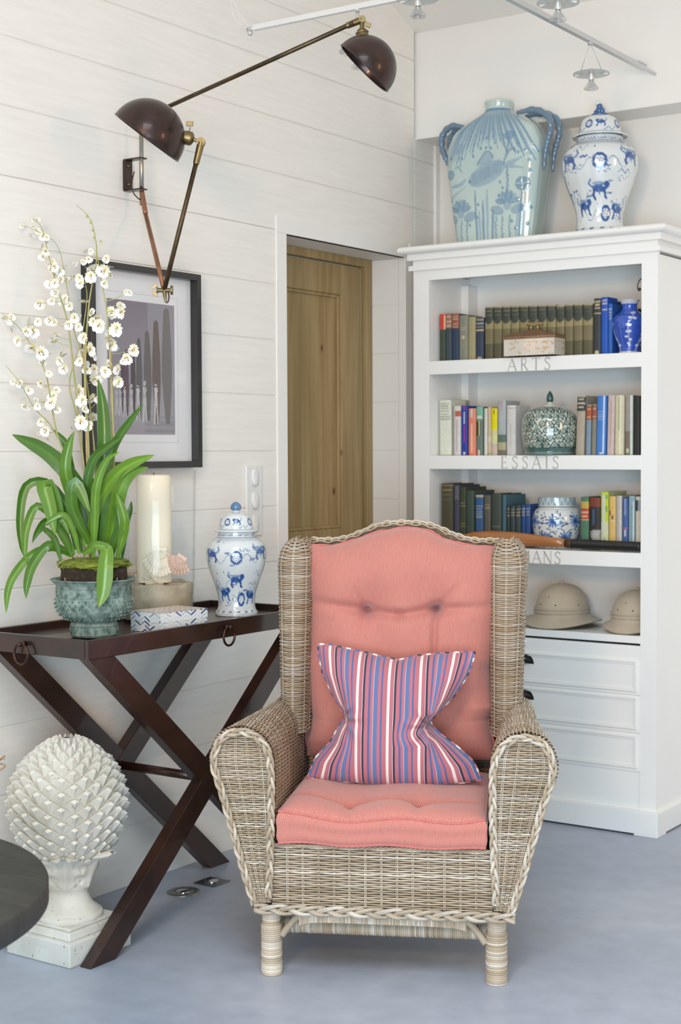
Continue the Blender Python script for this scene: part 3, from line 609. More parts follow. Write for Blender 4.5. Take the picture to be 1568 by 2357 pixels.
# half-width and half-depth along height
zs=np.array([0,.02,.15,.30,.38,.44,.475,.50,.505,.512,.53,.545,.55]); hw=np.array([.168,.172,.192,.212,.212,.185,.135,.075,.058,.052,.052,.058,.056]); hd=np.array([.062,.064,.074,.082,.084,.078,.066,.055,.052,.050,.050,.055,.054])
zz=np.linspace(0,.55,150); HW=np.interp(zz,zs,hw); HD=np.interp(zz,zs,hd); 
k_=np.ones(7)/7; HW[3:-3]=np.convolve(HW,k_,'valid'); HD[3:-3]=np.convolve(HD,k_,'valid')
n=239; ex=.55+.45*np.clip((zz-.45)/.06,0,1)
P=np.zeros((150,n+1,3)); xf=np.r_[np.sin(np.linspace(-math.pi/2,math.pi/2,170)),np.sin(np.linspace(math.pi/2,-math.pi/2,71))[1:]]; C_=np.sign(xf)*np.abs(xf)**(1/.55); S_=np.sqrt(np.clip(1-C_**2,0,1)); S_[:170]*=-1
HW=HW*.93; zz=zz*.965
P[...,0]=FL[0]+HW[:,None]*np.sign(C_)*np.abs(C_)**ex[:,None]; P[...,1]=FL[1]+HD[:,None]*np.sign(S_)*np.abs(S_)**ex[:,None]; P[...,2]=FL[2]+zz[:,None]
U=(P[...,0]-FL[0])/(2*.198)+.5; V_=np.repeat((zz/.4825)[:,None],n+1,1)
C3=cv.at(U,np.clip(V_,0,1)); side=(np.abs(S_)<.35)[None,:]&(zz[:,None]<.45); C3=np.where(side[...,None],C3*.0+np.array(PB)*.78,C3)
C3[zz>.497]=np.array(PB); C3[(zz>.489)&(zz<.5)]=np.array(FB)
relief=(C3.mean(-1)<.40)*.0015
P[...,1]-=relief*np.sign(-S_)[None,:]
MB().grid(P,C3,flip=True).build('body',porc,fl,smooth=True)
hcol=(.13,.21,.29)
for sg in (-1,1):
    for dy in (-.028,.03):
        q=[(.10,.492,dy),(.16,.495,dy),(.205,.483,dy),(.238,.455,dy),(.244,.41,dy),(.232,.37,dy),(.222,.33,dy),(.216,.27,dy)]
        if sg<0: q=[(.14,.468,dy),(.19,.478,dy),(.225,.465,dy),(.243,.435,dy),(.24,.395,dy),(.225,.36,dy),(.214,.33,dy)]
        p=spline([(FL[0]+sg*a*.93,FL[1]+d*(1 if sg<0 else 1.2),FL[2]+b*.965) for a,b,d in q],6)
        r=.0125*(1+.12*np.sin(np.arange(len(p))*1.3))*np.interp(np.linspace(0,1,len(p)),[0,.15,.8,1],[.5,1,.9,.35])
        MB().tube(p,r,10,hcol).build('handle',porc,fl,smooth=True)

# ---- things among the books ----
# lidded box with gold leaves
bx0,bx1=ony(1160,780,4.70)[0],ony(1276,780,4.70)[0]
t=thing('porcelain_box',((bx0+bx1)/2,4.76,z1),'cream porcelain box with brown hipped lid and gilt leaf sprigs on the ARTS shelf','box')
cv=Cv(240,80,(.66,.60,.52)); r=random.Random(4)
for k in range(26):
    x,y=r.uniform(8,232),r.uniform(8,74); c=(.50,.33,.12) if r.random()<.5 else (.48,.36,.22)
    for q in range(5): cv.ell(x+r.uniform(-9,9),y+r.uniform(-5,5),5,2.2,c,.7,rot=r.uniform(0,3))
def pbox(x0,x1,y0,y1,z0,z1_,cvs,name,parent,m):
    mb=MB()
    for (A,B) in (((x0,y0),(x1,y0)),((x1,y0),(x1,y1)),((x1,y1),(x0,y1)),((x0,y1),(x0,y0))):
        u=np.linspace(0,1,110); v=np.linspace(0,1,40); U,V=np.meshgrid(u,v); P=np.zeros(U.shape+(3,)); P[...,0]=A[0]+(B[0]-A[0])*U; P[...,1]=A[1]+(B[1]-A[1])*U; P[...,2]=z0+(z1_-z0)*V
        mb.grid(P,cvs.at(U,V),flip=True)
    mb.box(x0+.001,x1-.001,y0+.001,y1-.001,z0,z1_-.0005,(.5,.45,.4)); return mb.build(name,m,parent)
by0,by1=4.70,4.785
pbox(bx0,bx1,by0,by1,z1+.004,z1+.062,cv,'body',t,porc)
brn=mat('brown_lacquer',(.20,.11,.055),.35,coat=.3,var=.15,scale=30)
mb=MB(); e=.004; mb.box(bx0-e,bx1+e,by0-e,by1+e,z1+.062,z1+.073); ex_,ey_=(bx0+bx1)/2,(by0+by1)/2
mb.add([(bx0-e,by0-e,z1+.073),(bx1+e,by0-e,z1+.073),(bx1+e,by1+e,z1+.073),(bx0-e,by1+e,z1+.073),(ex_-.02,ey_-.012,z1+.095),(ex_+.02,ey_-.012,z1+.095),(ex_+.02,ey_+.012,z1+.095),(ex_-.02,ey_+.012,z1+.095)],[(0,1,5,4),(1,2,6,5),(2,3,7,6),(3,0,4,7),(4,5,6,7)])
l=mb.build('lid',brn,t,bevel=.002)
gold=mat('aged_gold',(.45,.33,.16),.35,metal=.7)
mb=MB(); mb.tube(spline([(ex_-.03,ey_,z1+.113),(ex_-.015,ey_,z1+.116),(ex_,ey_,z1+.111),(ex_+.015,ey_,z1+.116),(ex_+.03,ey_,z1+.113)],5),.005,8); mb.tube([(ex_-.012,ey_,z1+.113),(ex_-.014,ey_,z1+.093)],.004,6); mb.tube([(ex_+.012,ey_,z1+.113),(ex_+.014,ey_,z1+.093)],.004,6); mb.build('twig_handle',gold,l,smooth=True)
# blue vase on the ARTS shelf
vx=-2.088; t=thing('porcelain_vase',(vx,4.80,z1),'small bright blue vase with white branches at the right of the ARTS shelf','vase')
cv=Cv(500,400,(.03,.09,.46)); r=random.Random(2)
for k in range(26): cv.line([(r.uniform(0,500),r.uniform(100,400)) for _ in range(2)],3,(.02,.04,.3),.6,sp=False)
for k in range(9):
    x=k*58; y=390; p=[(x,y)]
    for q in range(6): p.append((p[-1][0]+r.uniform(-22,24),p[-1][1]-r.uniform(30,70)))
    cv.line(p,8 if k%2 else 4,(.55,.58,.68),.9)
    for q in p[1:]: [cv.ell(q[0]+r.uniform(-14,14),q[1]+r.uniform(-12,12),10,9,(.62,.63,.72)) for _ in range(2)]
cv.rect(0,500,0,30,(.6,.62,.66)); cv.rect(0,500,385,400,(.6,.62,.66))
revolve([(0,0),(.034,0),(.036,.008),(.04,.03),(.052,.07),(.058,.10),(.052,.125),(.034,.142),(.026,.152),(.026,.165),(.033,.18),(.036,.183),(.03,.183)],(vx,4.80,z1),cv,'body',porc,t,n=120,nv=110,face=FACE)
# dark green jar on the ESSAIS shelf
jx=(ony(1203,980,4.79)[0]+ony(1331,980,4.79)[0])/2; jr=(ony(1331,980,4.79)[0]-ony(1203,980,4.79)[0])/2*.91
t=thing('ginger_jar',(jx,4.79,z2),'round dark green and white flowered jar with pointed knob on the ESSAIS shelf','jar')
DGc=(.018,.075,.065); WG=(.60,.62,.52); cv=Cv(1100,360,WG); r=random.Random(8)
for i in range(20):
    for j in range(6):
        x=i*55+(j%2)*27+r.uniform(-8,8); y=24+j*52+r.uniform(-7,7)
        if y>300: continue
        cv.ell(x,y,23,21,DGc,1,ring=7); cv.ell(x,y,6,6,DGc)
        for k in range(5): a=k*1.257+i; cv.line([(x+9*math.cos(a),y+9*math.sin(a)),(x+19*math.cos(a),y+19*math.sin(a))],4,DGc,sp=False)
        cv.line([(x+22,y),(x+31,y+15),(x+25,y+28)],8,DGc); cv.line([(x-21,y+10),(x-31,y+24)],7,DGc,sp=False); cv.ell(x+29,y-22,9,7,DGc)
cv.rect(0,1100,308,360,(.06,.13,.12)); cv.line([(0,306),(1100,306)],3,DGc,sp=False); cv.line([(0,320),(1100,320)],3,WG,.7,sp=False)
for k in range(110): cv.ell(k*10,344,3,5,(.3,.38,.32))
h_=.172; q=jr
revolve([(0,0),(q*.86,0),(q*.88,.012),(q*.93,.03),(q*.99,.065),(q,.095),(q*.97,.125),(q*.85,.15),(q*.6,.165),(q*.3,.171),(.001,.172)],(jx,4.79,z2),cv,'body',porc,t,n=260,nv=120,face=FACE)
mb=MB(); mb.lathe([(.026,.169),(.024,.176),(.010,.178),(.009,.186)],(jx,4.79,z2),24,WG); mb.lathe([(.009,.186),(.012,.192),(.0125,.2),(.010,.212),(.001,.226)],(jx,4.79,z2),20,DGc); mb.build('finial_knob',porc,t,smooth=True)
# blue lotus jar on ROMANS shelf
jx=(ony(1227,1200,4.832)[0]+ony(1338,1200,4.832)[0])/2; jr=(ony(1338,1200,4.832)[0]-ony(1227,1200,4.832)[0])/2*.91
t=thing('ginger_jar',(jx,4.832,z3),'flat-lidded white jar painted with blue lotus flowers on the ROMANS shelf','jar')
cv=Cv(1000,300,(.70,.72,.70)); r=random.Random(5)
for k in range(260):
    x,y=r.uniform(0,1000),r.uniform(30,300); cv.line([(x,y),(x+r.uniform(-14,14),y+r.uniform(-10,10)),(x+r.uniform(-16,16),y+r.uniform(-12,12))],6.5,(.02,.06,.16))
for k in range(14):
    x=k*78+10; y=100+(k%2)*120; 
    for c_ in range(11): a=c_*.571; cv.line([(x,y),(x+42*math.cos(a),y+42*math.sin(a))],12,(.04,.13,.38),.95,sp=False,taper=True)
    cv.ell(x+40,y+10-(k%2)*30,17,15,(.12,.25,.52)); cv.ell(x,y,7,7,DB)
revolve([(0,0),(jr*.80,0),(jr*.84,.01),(jr*.93,.04),(jr,.085),(jr*.98,.115),(jr*.88,.135),(jr*.74,.142),(jr*.72,.145),(.01,.146)],(jx,4.832,z3),cv,'body',porc,t,n=200,nv=110,face=FACE)
cv=Cv(700,60,(.30,.40,.45)); 
for k in range(18): cv.line([(k*40,58),(k*40+20,8),(k*40+40,58)],7,(.62,.66,.64),sp=False)
cv.rect(0,700,50,60,(.62,.66,.64)); cv.rect(0,700,0,6,(.4,.48,.48))
revolve([(jr*.74,.147),(jr*.77,.150),(jr*.77,.176),(jr*.74,.181),(jr*.5,.183),(.001,.184)],(jx,4.832,z3),cv,'lid',porc,t,nv=60,face=FACE)
# little vase at the end of the ESSAIS shelf
t=thing('porcelain_vase',(-1.999,4.778,z2),'little blue and white vase half hidden at the right end of the ESSAIS shelf','vase')
cv=Cv(200,160,(.62,.55,.60)); cv.rect(0,200,100,160,(.07,.14,.36)); [cv.ell((k*37)%200,110+(k*17)%45,9,9,WB) for k in range(16)]
revolve([(0,0),(.018,0),(.026,.02),(.03,.04),(.024,.06),(.014,.075),(.012,.10),(.013,.13),(.016,.14),(.012,.14)],(-1.999,4.778,z2),cv,'body',porc,t,n=60,nv=60,face=FACE)
# small metal ornament hanging at the top right of the upper shelf
t=thing('hanging_ornament',(-2.003,4.86,1.86),'small grey leaf ornament hanging in the top right corner of the upper shelf','ornament')
gm=mat('tarnished_metal',(.09,.10,.08),.4,metal=.7)
mb=MB(); p=ony(1474,655,4.84); 
mb.tube(spline([(p[0]-.006,4.84,p[2]-.020),(p[0]-.010,4.84,p[2]-.005),(p[0]-.004,4.84,p[2]+.012),(p[0]+.006,4.84,p[2]+.020),(p[0]+.016,4.84,p[2]+.012),(p[0]+.02,4.84,p[2]-.006),(p[0]+.012,4.84,p[2]-.02)],6),.0022,8,closed=False)
mb.sphere((p[0]-.003,4.84,p[2]-.016),.006,10,6); mb.tube([(p[0]+.006,4.84,p[2]+.02),(p[0]+.006,4.84,1.902)],.0007,5); mb.build('leaf_loop',gm,t,smooth=True)
# oar along the front of the ROMANS shelf
oak=mat('varnished_wood',(.33,.12,.035),.3,var=.0,scale=7,stretch=(1,12,12),col2=(.48,.20,.06),coat=.5)
oy=4.730; t=thing('oar',(-2.4,oy,z3),'wooden oar with black bound grip lying along the front of the ROMANS shelf','oar')
bp=[(1036,1248),(1060,1232),(1090,1224),(1130,1221),(1180,1224),(1225,1229),(1270,1236),(1305,1241)]; lowp=[(1036,1252),(1060,1258),(1090,1260),(1130,1260),(1180,1259),(1225,1258),(1270,1259),(1305,1260)]
P=[]
for (a,b),(c,d) in zip(bp,lowp):
    A=ony(a,b,oy); B=ony(c,d,oy); B[2]=max(B[2],z3+.002); m_=(A+B)/2; hh=(A[2]-B[2])/2; th=np.linspace(0,2*np.pi,16,endpoint=False)
    P.append([(m_[0],oy+.012*math.sin(x_),m_[2]+hh*math.cos(x_)) for x_ in th])
mb=MB(); mb.grid(np.array(P),wv=True); mb.f.append(list(range(16))); mb.f.append([7*16+i for i in range(16)][::-1]); mb.build('blade',oak,t,smooth=True)
A=ony(1303,1250,oy); zc=A[2]; R_=.0165
MB().tube([(A[0],oy,zc),(A[0]+.02,oy,zc-.001),(A[0]+.025,oy,zc-.001)],[.0165,.0165,.0155],16).build('ferrule',mat('dark_brown_band',(.09,.035,.015),.4),t,smooth=True)
xs_=np.arange(A[0]+.024,IX1-.004,.003); r_=R_+.0012*(np.arange(len(xs_))%3==0)-.0004*(np.arange(len(xs_))%2)
MB().tube([(x_,oy,zc-.001-(.010*(x_-A[0]))) for x_ in xs_],r_,18).build('bound_grip',mat('black_cord_binding',(.012,.012,.011),.35,coat=.3),t,smooth=True)
# pith helmets
felt=mat('cream_felt',(.50,.41,.30),.85,var=.05,scale=30,bump=.1,sheen=.2)
def helmet(x,y,s,label,rz,bw=.12):
    t=thing('pith_helmet',(x,y,z4),label,'hat',rz=rz)
    n=72; th=np.linspace(0,2*np.pi,n,endpoint=False); prof=[(1.13,.0),(1.15,.008),(1.12,.018),(1.0,.045),(.90,.075),(.865,.11),(.86,.17),(.84,.26),(.76,.41),(.62,.53),(.44,.61),(.24,.655),(.06,.67),(.001,.67)]
    p=spline(prof,6); V=np.zeros((len(p),n,3)); 
    e=1+.0*th
    V[...,0]=p[:,0,None]*.110*s*np.cos(th); V[...,1]=p[:,0,None]*.13*s*np.sin(th)*1; br=np.clip((p[:,0]-.87)/.28,0,1)[:,None]
    V[...,0]=V[...,0]*(1+bw*br); V[...,2]=(p[:,1,None]*.19*s)+.022-.022*br*(np.abs(np.sin(th))**2)[None,:]
    mb=MB().grid(V,wv=True,flip=True); V2=V.copy(); V2[...,:2]*=.985; V2[...,2]-=.003; mb.grid(V2,wv=True); mb.build('shell',felt,t,smooth=True,local=True)
    zb=.19*s*.15+.022
    MB().tube([(.0955*s*math.cos(a),.113*s*math.sin(a),zb) for a in th],.0035,8,closed=True).build('hat_band',felt,t,smooth=True,local=True)
    MB().tube([(.0950*s*math.cos(a),.1125*s*math.sin(a),zb+.012) for a in th],.0030,8,closed=True).build('hat_band',felt,t,smooth=True,local=True)
    MB().sphere((0,0,.19*s*.67+.024),.0085,14,8,sc=(1,1,.8)).build('crown_button',felt,t,smooth=True,local=True)
    eye=mat('dark_eyelet',(.02,.03,.025),.4,metal=.3)
    for a,h in ((-2.0,.30),(-1.3,.30),(-1.65,.44),(-.4,.3),(.9,.3)):
        rr=np.interp(h,[.26,.40,.53],[.84,.765,.62]); MB().sphere((rr*.110*s*math.cos(a),rr*.13*s*math.sin(a),h*.19*s+.022),.0028,8,6).build('eyelet',eye,t,smooth=True,local=True)
hc=ony(1293,1440,4.86)
helmet(hc[0],4.865,1.0,'cream pith helmet beside the wicker chair, its crown in full view',.0)
helmet(-2.082,4.865,.93,'cream pith helmet at the right end of the lower shelf, partly hidden',0,bw=-.04)
# ================= WICKER ARMCHAIR =================
CA=math.radians(26.565); CO=(-1.974,3.055,0)
# rattan colour varies from strand to strand, greyed on the surface
t=NT('weathered_rattan'); a=t.new('ShaderNodeAttribute'); a.attribute_name='Col'
tc=t.new('ShaderNodeTexCoord'); nz=t.new('ShaderNodeTexNoise'); nz.inputs['Scale'].default_value=9; nz.inputs['Detail'].default_value=6; t.link(tc.outputs['Object'],nz.inputs['Vector'])
cr=t.new('ShaderNodeValToRGB'); cr.color_ramp.elements[0].position=.35; cr.color_ramp.elements[1].position=.65; cr.color_ramp.elements[0].color=(.86,.82,.76,1); cr.color_ramp.elements[1].color=(1.06,1.05,1.04,1); t.link(nz.outputs[0],cr.inputs[0])
mx=t.new('ShaderNodeMix'); mx.data_type='RGBA'; mx.blend_type='MULTIPLY'; mx.inputs[0].default_value=1; t.link(a.outputs['Color'],mx.inputs[6]); t.link(cr.outputs[0],mx.inputs[7]); t.link(mx.outputs[2],t.b.inputs['Base Color'])
t.b.inputs['Roughness'].default_value=.55; rattan=t.m
chair=thing('wicker_armchair',CO,'large grey wicker wing armchair with rounded arms, in front of the bookcase','armchair',rz=CA)
C1=np.array([.55,.475,.375]); C2=np.array([.42,.33,.225]); C3_=np.array([.64,.59,.51]); CB=np.array([.40,.255,.15])
def rcol(n,base=None,mixb=0):
    k=RS.rand(n,1); j=RS.rand(n,1); c=C1*(1-k)+C2*k; c=np.where(j<.25,C3_,c)*(RS.uniform(.82,1.1,(n,1)))
    if mixb is not None: c=c*(1-mixb)+CB*mixb*RS.uniform(.8,1.15,(n,1))
    return c
def weave(mb,S,nu,nv,ku=5,r=.0023,amp=.0024,warm=0,sides=5,stake=True,back=True,pair=.0035,rows_jit=.12,flip=1):
    """over-and-under weave on surface S(u,v)->(...,3): nv strands along u crossing nu pairs of stakes running along v"""
    K=nu*ku+1; u=np.linspace(0,1,K); v=(np.arange(nv)+.5)/nv
    U,V=np.meshgrid(u,v); V=V+RS.uniform(-rows_jit,rows_jit,(nv,1))/nv
    def nrm(U,V,e=1e-3):
        a=S(np.clip(U+e,0,1),V)-S(np.clip(U-e,0,1),V); b=S(U,np.clip(V+e,0,1))-S(U,np.clip(V-e,0,1)); n=np.cross(a,b); return flip*n/(np.linalg.norm(n,axis=-1,keepdims=True)+1e-9)
    P=S(U,V); N=nrm(U,V); ph=(np.arange(nv)%2)[:,None]*math.pi
    P=P+N*(amp*np.cos(U*nu*math.pi+ph))[...,None]
    T=np.gradient(P,axis=1); T/=np.linalg.norm(T,axis=-1,keepdims=True)+1e-9; B=np.cross(T,N)
    th=np.linspace(0,2*np.pi,sides,endpoint=False)
    rr=r*RS.uniform(.88,1.1,(nv,1,1,1))
    G=P[:,:,None,:]+rr*(np.cos(th)[None,None,:,None]*N[:,:,None,:]+np.sin(th)[None,None,:,None]*B[:,:,None,:])
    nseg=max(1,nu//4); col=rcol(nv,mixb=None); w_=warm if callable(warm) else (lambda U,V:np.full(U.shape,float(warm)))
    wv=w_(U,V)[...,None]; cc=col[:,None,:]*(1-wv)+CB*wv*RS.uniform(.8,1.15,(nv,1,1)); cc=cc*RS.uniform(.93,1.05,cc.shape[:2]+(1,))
    cc=np.repeat(cc[:,:,None,:],sides,2)
    ii,jj,kk=np.meshgrid(np.arange(nv),np.arange(K-1),np.arange(sides),indexing='ij'); k2=(kk+1)%sides
    f=np.stack([(ii*K+jj)*sides+kk,(ii*K+jj+1)*sides+kk,(ii*K+jj+1)*sides+k2,(ii*K+jj)*sides+k2],-1).reshape(-1,4)
    mb.add(G.reshape(-1,3),f,cc.reshape(-1,3))
    if stake:
        M=max(8,nv//2); vv=np.linspace(0,1,M)
        for i in range(1,nu):
            for sg in (-1,1):
                uu=np.full(M,i/nu); Pc=S(uu,vv); Nn=nrm(uu,vv); Tt=np.gradient(Pc,axis=0); Tt/=np.linalg.norm(Tt,axis=1)[:,None]+1e-9
                Bb=np.cross(Tt,Nn); mb.tube(Pc+Bb*sg*pair/2,r*.62,5,rcol(1)[0]*1.02,cap=False)
    if back:
        M1,M2=max(6,K//3),max(6,nv//3); U2,V2=np.meshgrid(np.linspace(0,1,M1),np.linspace(0,1,M2))
        mb.grid(S(U2,V2)-nrm(U2,V2)*.0055,(.16,.11,.065))  # dark sheet added behind the strands so the gaps look shaded
def braid(mb,path,nrm,w=.016,r=.0034,n=3,turns=None,col=None,closed=False,strands=6):
    """flat plait of round strands following path; nrm points away from the surface"""
    p=np.asarray(path,float); d=np.r_[0,np.cumsum(np.linalg.norm(np.diff(p,axis=0),axis=1))]; L=d[-1]; K=max(20,int(L/.004)); s=np.linspace(0,L,K)
    q=np.stack([np.interp(s,d,p[:,i]) for i in range(3)],1)
    for _ in range(2): q[1:-1]=(q[:-2]+2*q[1:-1]+q[2:])/4
    T=np.gradient(q,axis=0); T/=np.linalg.norm(T,axis=1)[:,None]+1e-9
    N=np.broadcast_to(np.asarray(nrm,float),q.shape); B=np.cross(T,N); B/=np.linalg.norm(B,axis=1)[:,None]+1e-9
    lam=w*6.5
    for k in range(strands):
        ph=2*math.pi*(k//2)/(strands/2); off=(k%2)*.35
        x=2*math.pi*s/lam+ph+off*.5
        a=np.sin(x)*w*.5; b=np.sin(2*x)*r*1.0+r*.8+(off*r*.6)
        a=a+(off-.17)*r*1.6*np.cos(x)
        mb.tube(q+B*(a*.86)[:,None]+N*b[:,None],r*1.05,6,(col if col is not None else rcol(1)[0]*.92),cap=True)
# --- apron
mb=MB(); weave(mb,lambda u,v:np.stack([-.272+u*.542,0*u-.004,.182+v*.146],-1),14,26,flip=1)
z=.330; xs=np.linspace(-.27,.27,90)
for k in range(3): mb.tube(np.stack([xs,-.004+.004*np.sin(xs*165+k*2.1),z+.003*np.cos(xs*165+k*2.1)],1),.0026,6,rcol(1)[0])
mb.build('seat_apron',rattan,chair,smooth=True,local=True)
mb=MB(); braid(mb,[(-.315,-.010,.172),(0,-.010,.172),(.325,-.010,.172)],(0,-1,0),w=.022,r=.0042); mb.build('lower_braid',rattan,chair,smooth=True,local=True)
# --- arm front outline (right side; mirrored for the left)
AO=[(.312,.182),(.337,.25),(.368,.35),(.400,.455),(.424,.53),(.418,.575),(.395,.608),(.350,.622),(.308,.610),(.277,.578),(.266,.53),(.265,.44),(.268,.32),(.274,.20)]
AO=np.array(AO); ao=spline(AO,10)
pk=int(np.argmax(ao[:,1])); outer=ao[:pk+1]; inner=ao[pk:][::-1]
def xl(z): return np.interp(z,inner[:,1],inner[:,0])
def xr(z): return np.interp(z,outer[:,1],outer[:,0])
# depth rails of the arm: outline at the rear, slimmer where it meets the wing
def arm_S(sg):
    d=np.r_[0,np.cumsum(np.linalg.norm(np.diff(ao,axis=0),axis=1))]; d/=d[-1]
    def S(u,v):
        # u front to back, v round the arm from outside bottom over the top to inside
        x=np.interp(v,d,ao[:,0]); z_=np.interp(v,d,ao[:,1]); k=u
        x2=.30+(x-.30)*(1-.40*np.minimum(1,k*1.4)); x2=x2-.006*k; zz_=z_+np.clip((z_-.45)/.17,0,1)*(-.012*k+.0*k)
        return np.stack([sg*x2,-.004+u*.60,zz_],-1)
    return S
for sg in (-1,1):
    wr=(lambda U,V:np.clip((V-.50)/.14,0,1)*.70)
    mb=MB()
    weave(mb,lambda u,v:np.stack([sg*(xl(.186+v*.43)+u*(xr(.186+v*.43)-xl(.186+v*.43))),0*u-.006,.186+v*.43],-1),5,78,flip=sg,pair=.004)
    mb.build('arm_front_panel',rattan,chair,smooth=True,local=True)
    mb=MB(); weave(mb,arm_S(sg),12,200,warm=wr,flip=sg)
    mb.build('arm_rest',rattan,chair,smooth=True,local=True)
    mb=MB(); o2=np.stack([sg*ao[:,0],np.full(len(ao),-.010),ao[:,1]],1); cen=np.array([sg*.33,-.010,.42])
    o2[:,0]=cen[0]+(o2[:,0]-cen[0])*.9; o2[:,2]=np.where(o2[:,2]>.42,.42+(o2[:,2]-.42)*.95,o2[:,2])
    braid(mb,o2,(0,-1,0),w=.016,r=.0036)
    mb.build('arm_braid',rattan,chair,smooth=True,local=True)
# --- wings: rolled columns
def wing_S(sg):
    q=[(.246,.62),(.246,.56),(.247,.50),(.252,.462),(.268,.436),(.294,.427),(.320,.436),(.337,.462),(.343,.50),(.344,.56),(.344,.66)]
    q=spline(q,8); d=np.r_[0,np.cumsum(np.linalg.norm(np.diff(q,axis=0),axis=1))]; d/=d[-1]
    def S(u,v):
        x=np.interp(u,d,q[:,0]); y=np.interp(u,d,q[:,1])
        zt=.53+.535*v; k=np.clip((v-.86)/.14,0,1); sc_=np.sqrt(np.clip(1-k**2*.96,0,1)); cx=.292; cy=.56
        lean=np.interp(zt,[.53,.72,.98,1.07],[-.020,-.012,0,-.004]); inl=np.interp(zt,[.53,.95,1.07],[.004,.0,.0])
        ysh=np.interp(zt,[.53,1.07],[-.03,.03]); y=cy+(y-cy)*(.55+.45*sc_)
        x=cx+(x-cx)*sc_; x=x+lean*np.clip((x-.25)/.09,0,1)+inl
        return np.stack([sg*x,y+ysh,zt-.012*(1-sc_)],-1)
    return S
for sg in (-1,1):
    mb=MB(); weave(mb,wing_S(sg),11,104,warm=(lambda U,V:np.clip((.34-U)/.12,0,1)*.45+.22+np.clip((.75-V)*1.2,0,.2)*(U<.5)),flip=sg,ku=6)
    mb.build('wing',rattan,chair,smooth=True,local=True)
# --- back
def topz(x): return np.interp(np.abs(x),[0,.05,.09,.13,.17,.21,.28],[1.098,1.096,1.086,1.068,1.053,1.047,1.048])
def back_S(u,v):
    x=-.262+u*.524; return np.stack([x,.585+.05*v+0*u,.30+v*(topz(x)-.30)],-1)
mb=MB(); weave(mb,back_S,16,135,flip=1); mb.build('chair_back',rattan,chair,smooth=True,local=True)
mb=MB(); weave(mb,lambda u,v:back_S(u,v)+np.array([0,.028,-.004]),16,135,flip=-1); mb.build('chair_back_outside',rattan,chair,smooth=True,local=True)
xs=np.linspace(-.27,.27,200); mb=MB()
for k in range(7):
    w0=k*.9; yy=.636+(k-3)*.0055; dz=.0035*np.cos((k-3)*.55)-abs(k-3)*.0016
    mb.tube(np.stack([xs,yy+.0*xs,topz(xs)+dz+.0026*np.sin(xs*150+w0*3.5)],1),.0030,6,rcol(1)[0]*1.03)
mb.build('top_roll',rattan,chair,smooth=True,local=True)
# --- seat deck, dark inside
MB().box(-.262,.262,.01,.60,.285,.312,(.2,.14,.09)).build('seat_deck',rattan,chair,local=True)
# --- legs wound with cane
def wound(mb,p0,p1,r0,r1,pitch=.0052,shape=None):
    p0=np.array(p0,float); p1=np.array(p1,float); L=np.linalg.norm(p1-p0); n=int(L/pitch); K=n*4
    s=np.linspace(0,1,K); rr=r0+(r1-r0)*s if shape is None else shape(s)
    w_=np.abs(np.sin(np.arange(K)*math.pi/4)); jit=np.repeat(RS.uniform(-.0006,.0006,n),4)
    P=p0+(p1-p0)*s[:,None]; c=np.repeat(rcol(n),4,0)*1.12*(.62+.38*np.clip(w_*1.6,0,1))[:,None]
    mb.tube(P,rr-.0016+.0018*w_**.6+jit,18,np.repeat(c[:,None,:],18,1).reshape(-1,3))
for sx in (-1,1):
    for y in (.022,.60):
        mb=MB(); wound(mb,(sx*.279,y,0),(sx*.279,y,.172),.0265,.0265,shape=lambda s:np.where(s<.74,.0268-.0004*s,.0238))
        mb.build('leg',rattan,chair,smooth=True,local=True)
mb=MB(); p=spline([(-.252,.018,.098),(-.235,.018,.122),(-.205,.018,.150),(-.15,.018,.158),(0,.018,.159),(.15,.018,.158),(.205,.018,.150),(.235,.018,.122),(.252,.018,.098)],10)
mb.tube(p,.0088,10,(.42,.36,.27)); mb.build('arched_cane',rattan,chair,smooth=True,local=True)
mb=MB(); n=104; 
for i in range(n):
    x=-.205+.41*i/(n-1); zc=np.interp(x,p[:,0],p[:,2]); mb.obox((x,.0085,zc-.001),(.0018,0,0),(0,.0016,0),(0,0,.0205),rcol(1)[0]*1.1)
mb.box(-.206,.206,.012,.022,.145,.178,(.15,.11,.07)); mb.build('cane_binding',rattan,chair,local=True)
mb=MB(); wound(mb,(-.262,.078,.106),(.262,.078,.106),.019,.019); mb.build('stretcher',rattan,chair,smooth=True,local=True)
mb=MB(); wound(mb,(-.279,.05,.112),(-.279,.575,.112),.014,.014); mb.build('stretcher',rattan,chair,smooth=True,local=True)
mb=MB(); wound(mb,(.279,.05,.112),(.279,.575,.112),.014,.014); mb.build('stretcher',rattan,chair,smooth=True,local=True)
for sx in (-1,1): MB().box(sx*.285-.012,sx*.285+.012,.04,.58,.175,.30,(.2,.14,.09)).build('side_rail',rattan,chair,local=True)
mb=MB(); mb.box(-.26,.26,.02,.04,.18,.30,(.2,.14,.09)); mb.build('front_rail',rattan,chair,local=True)

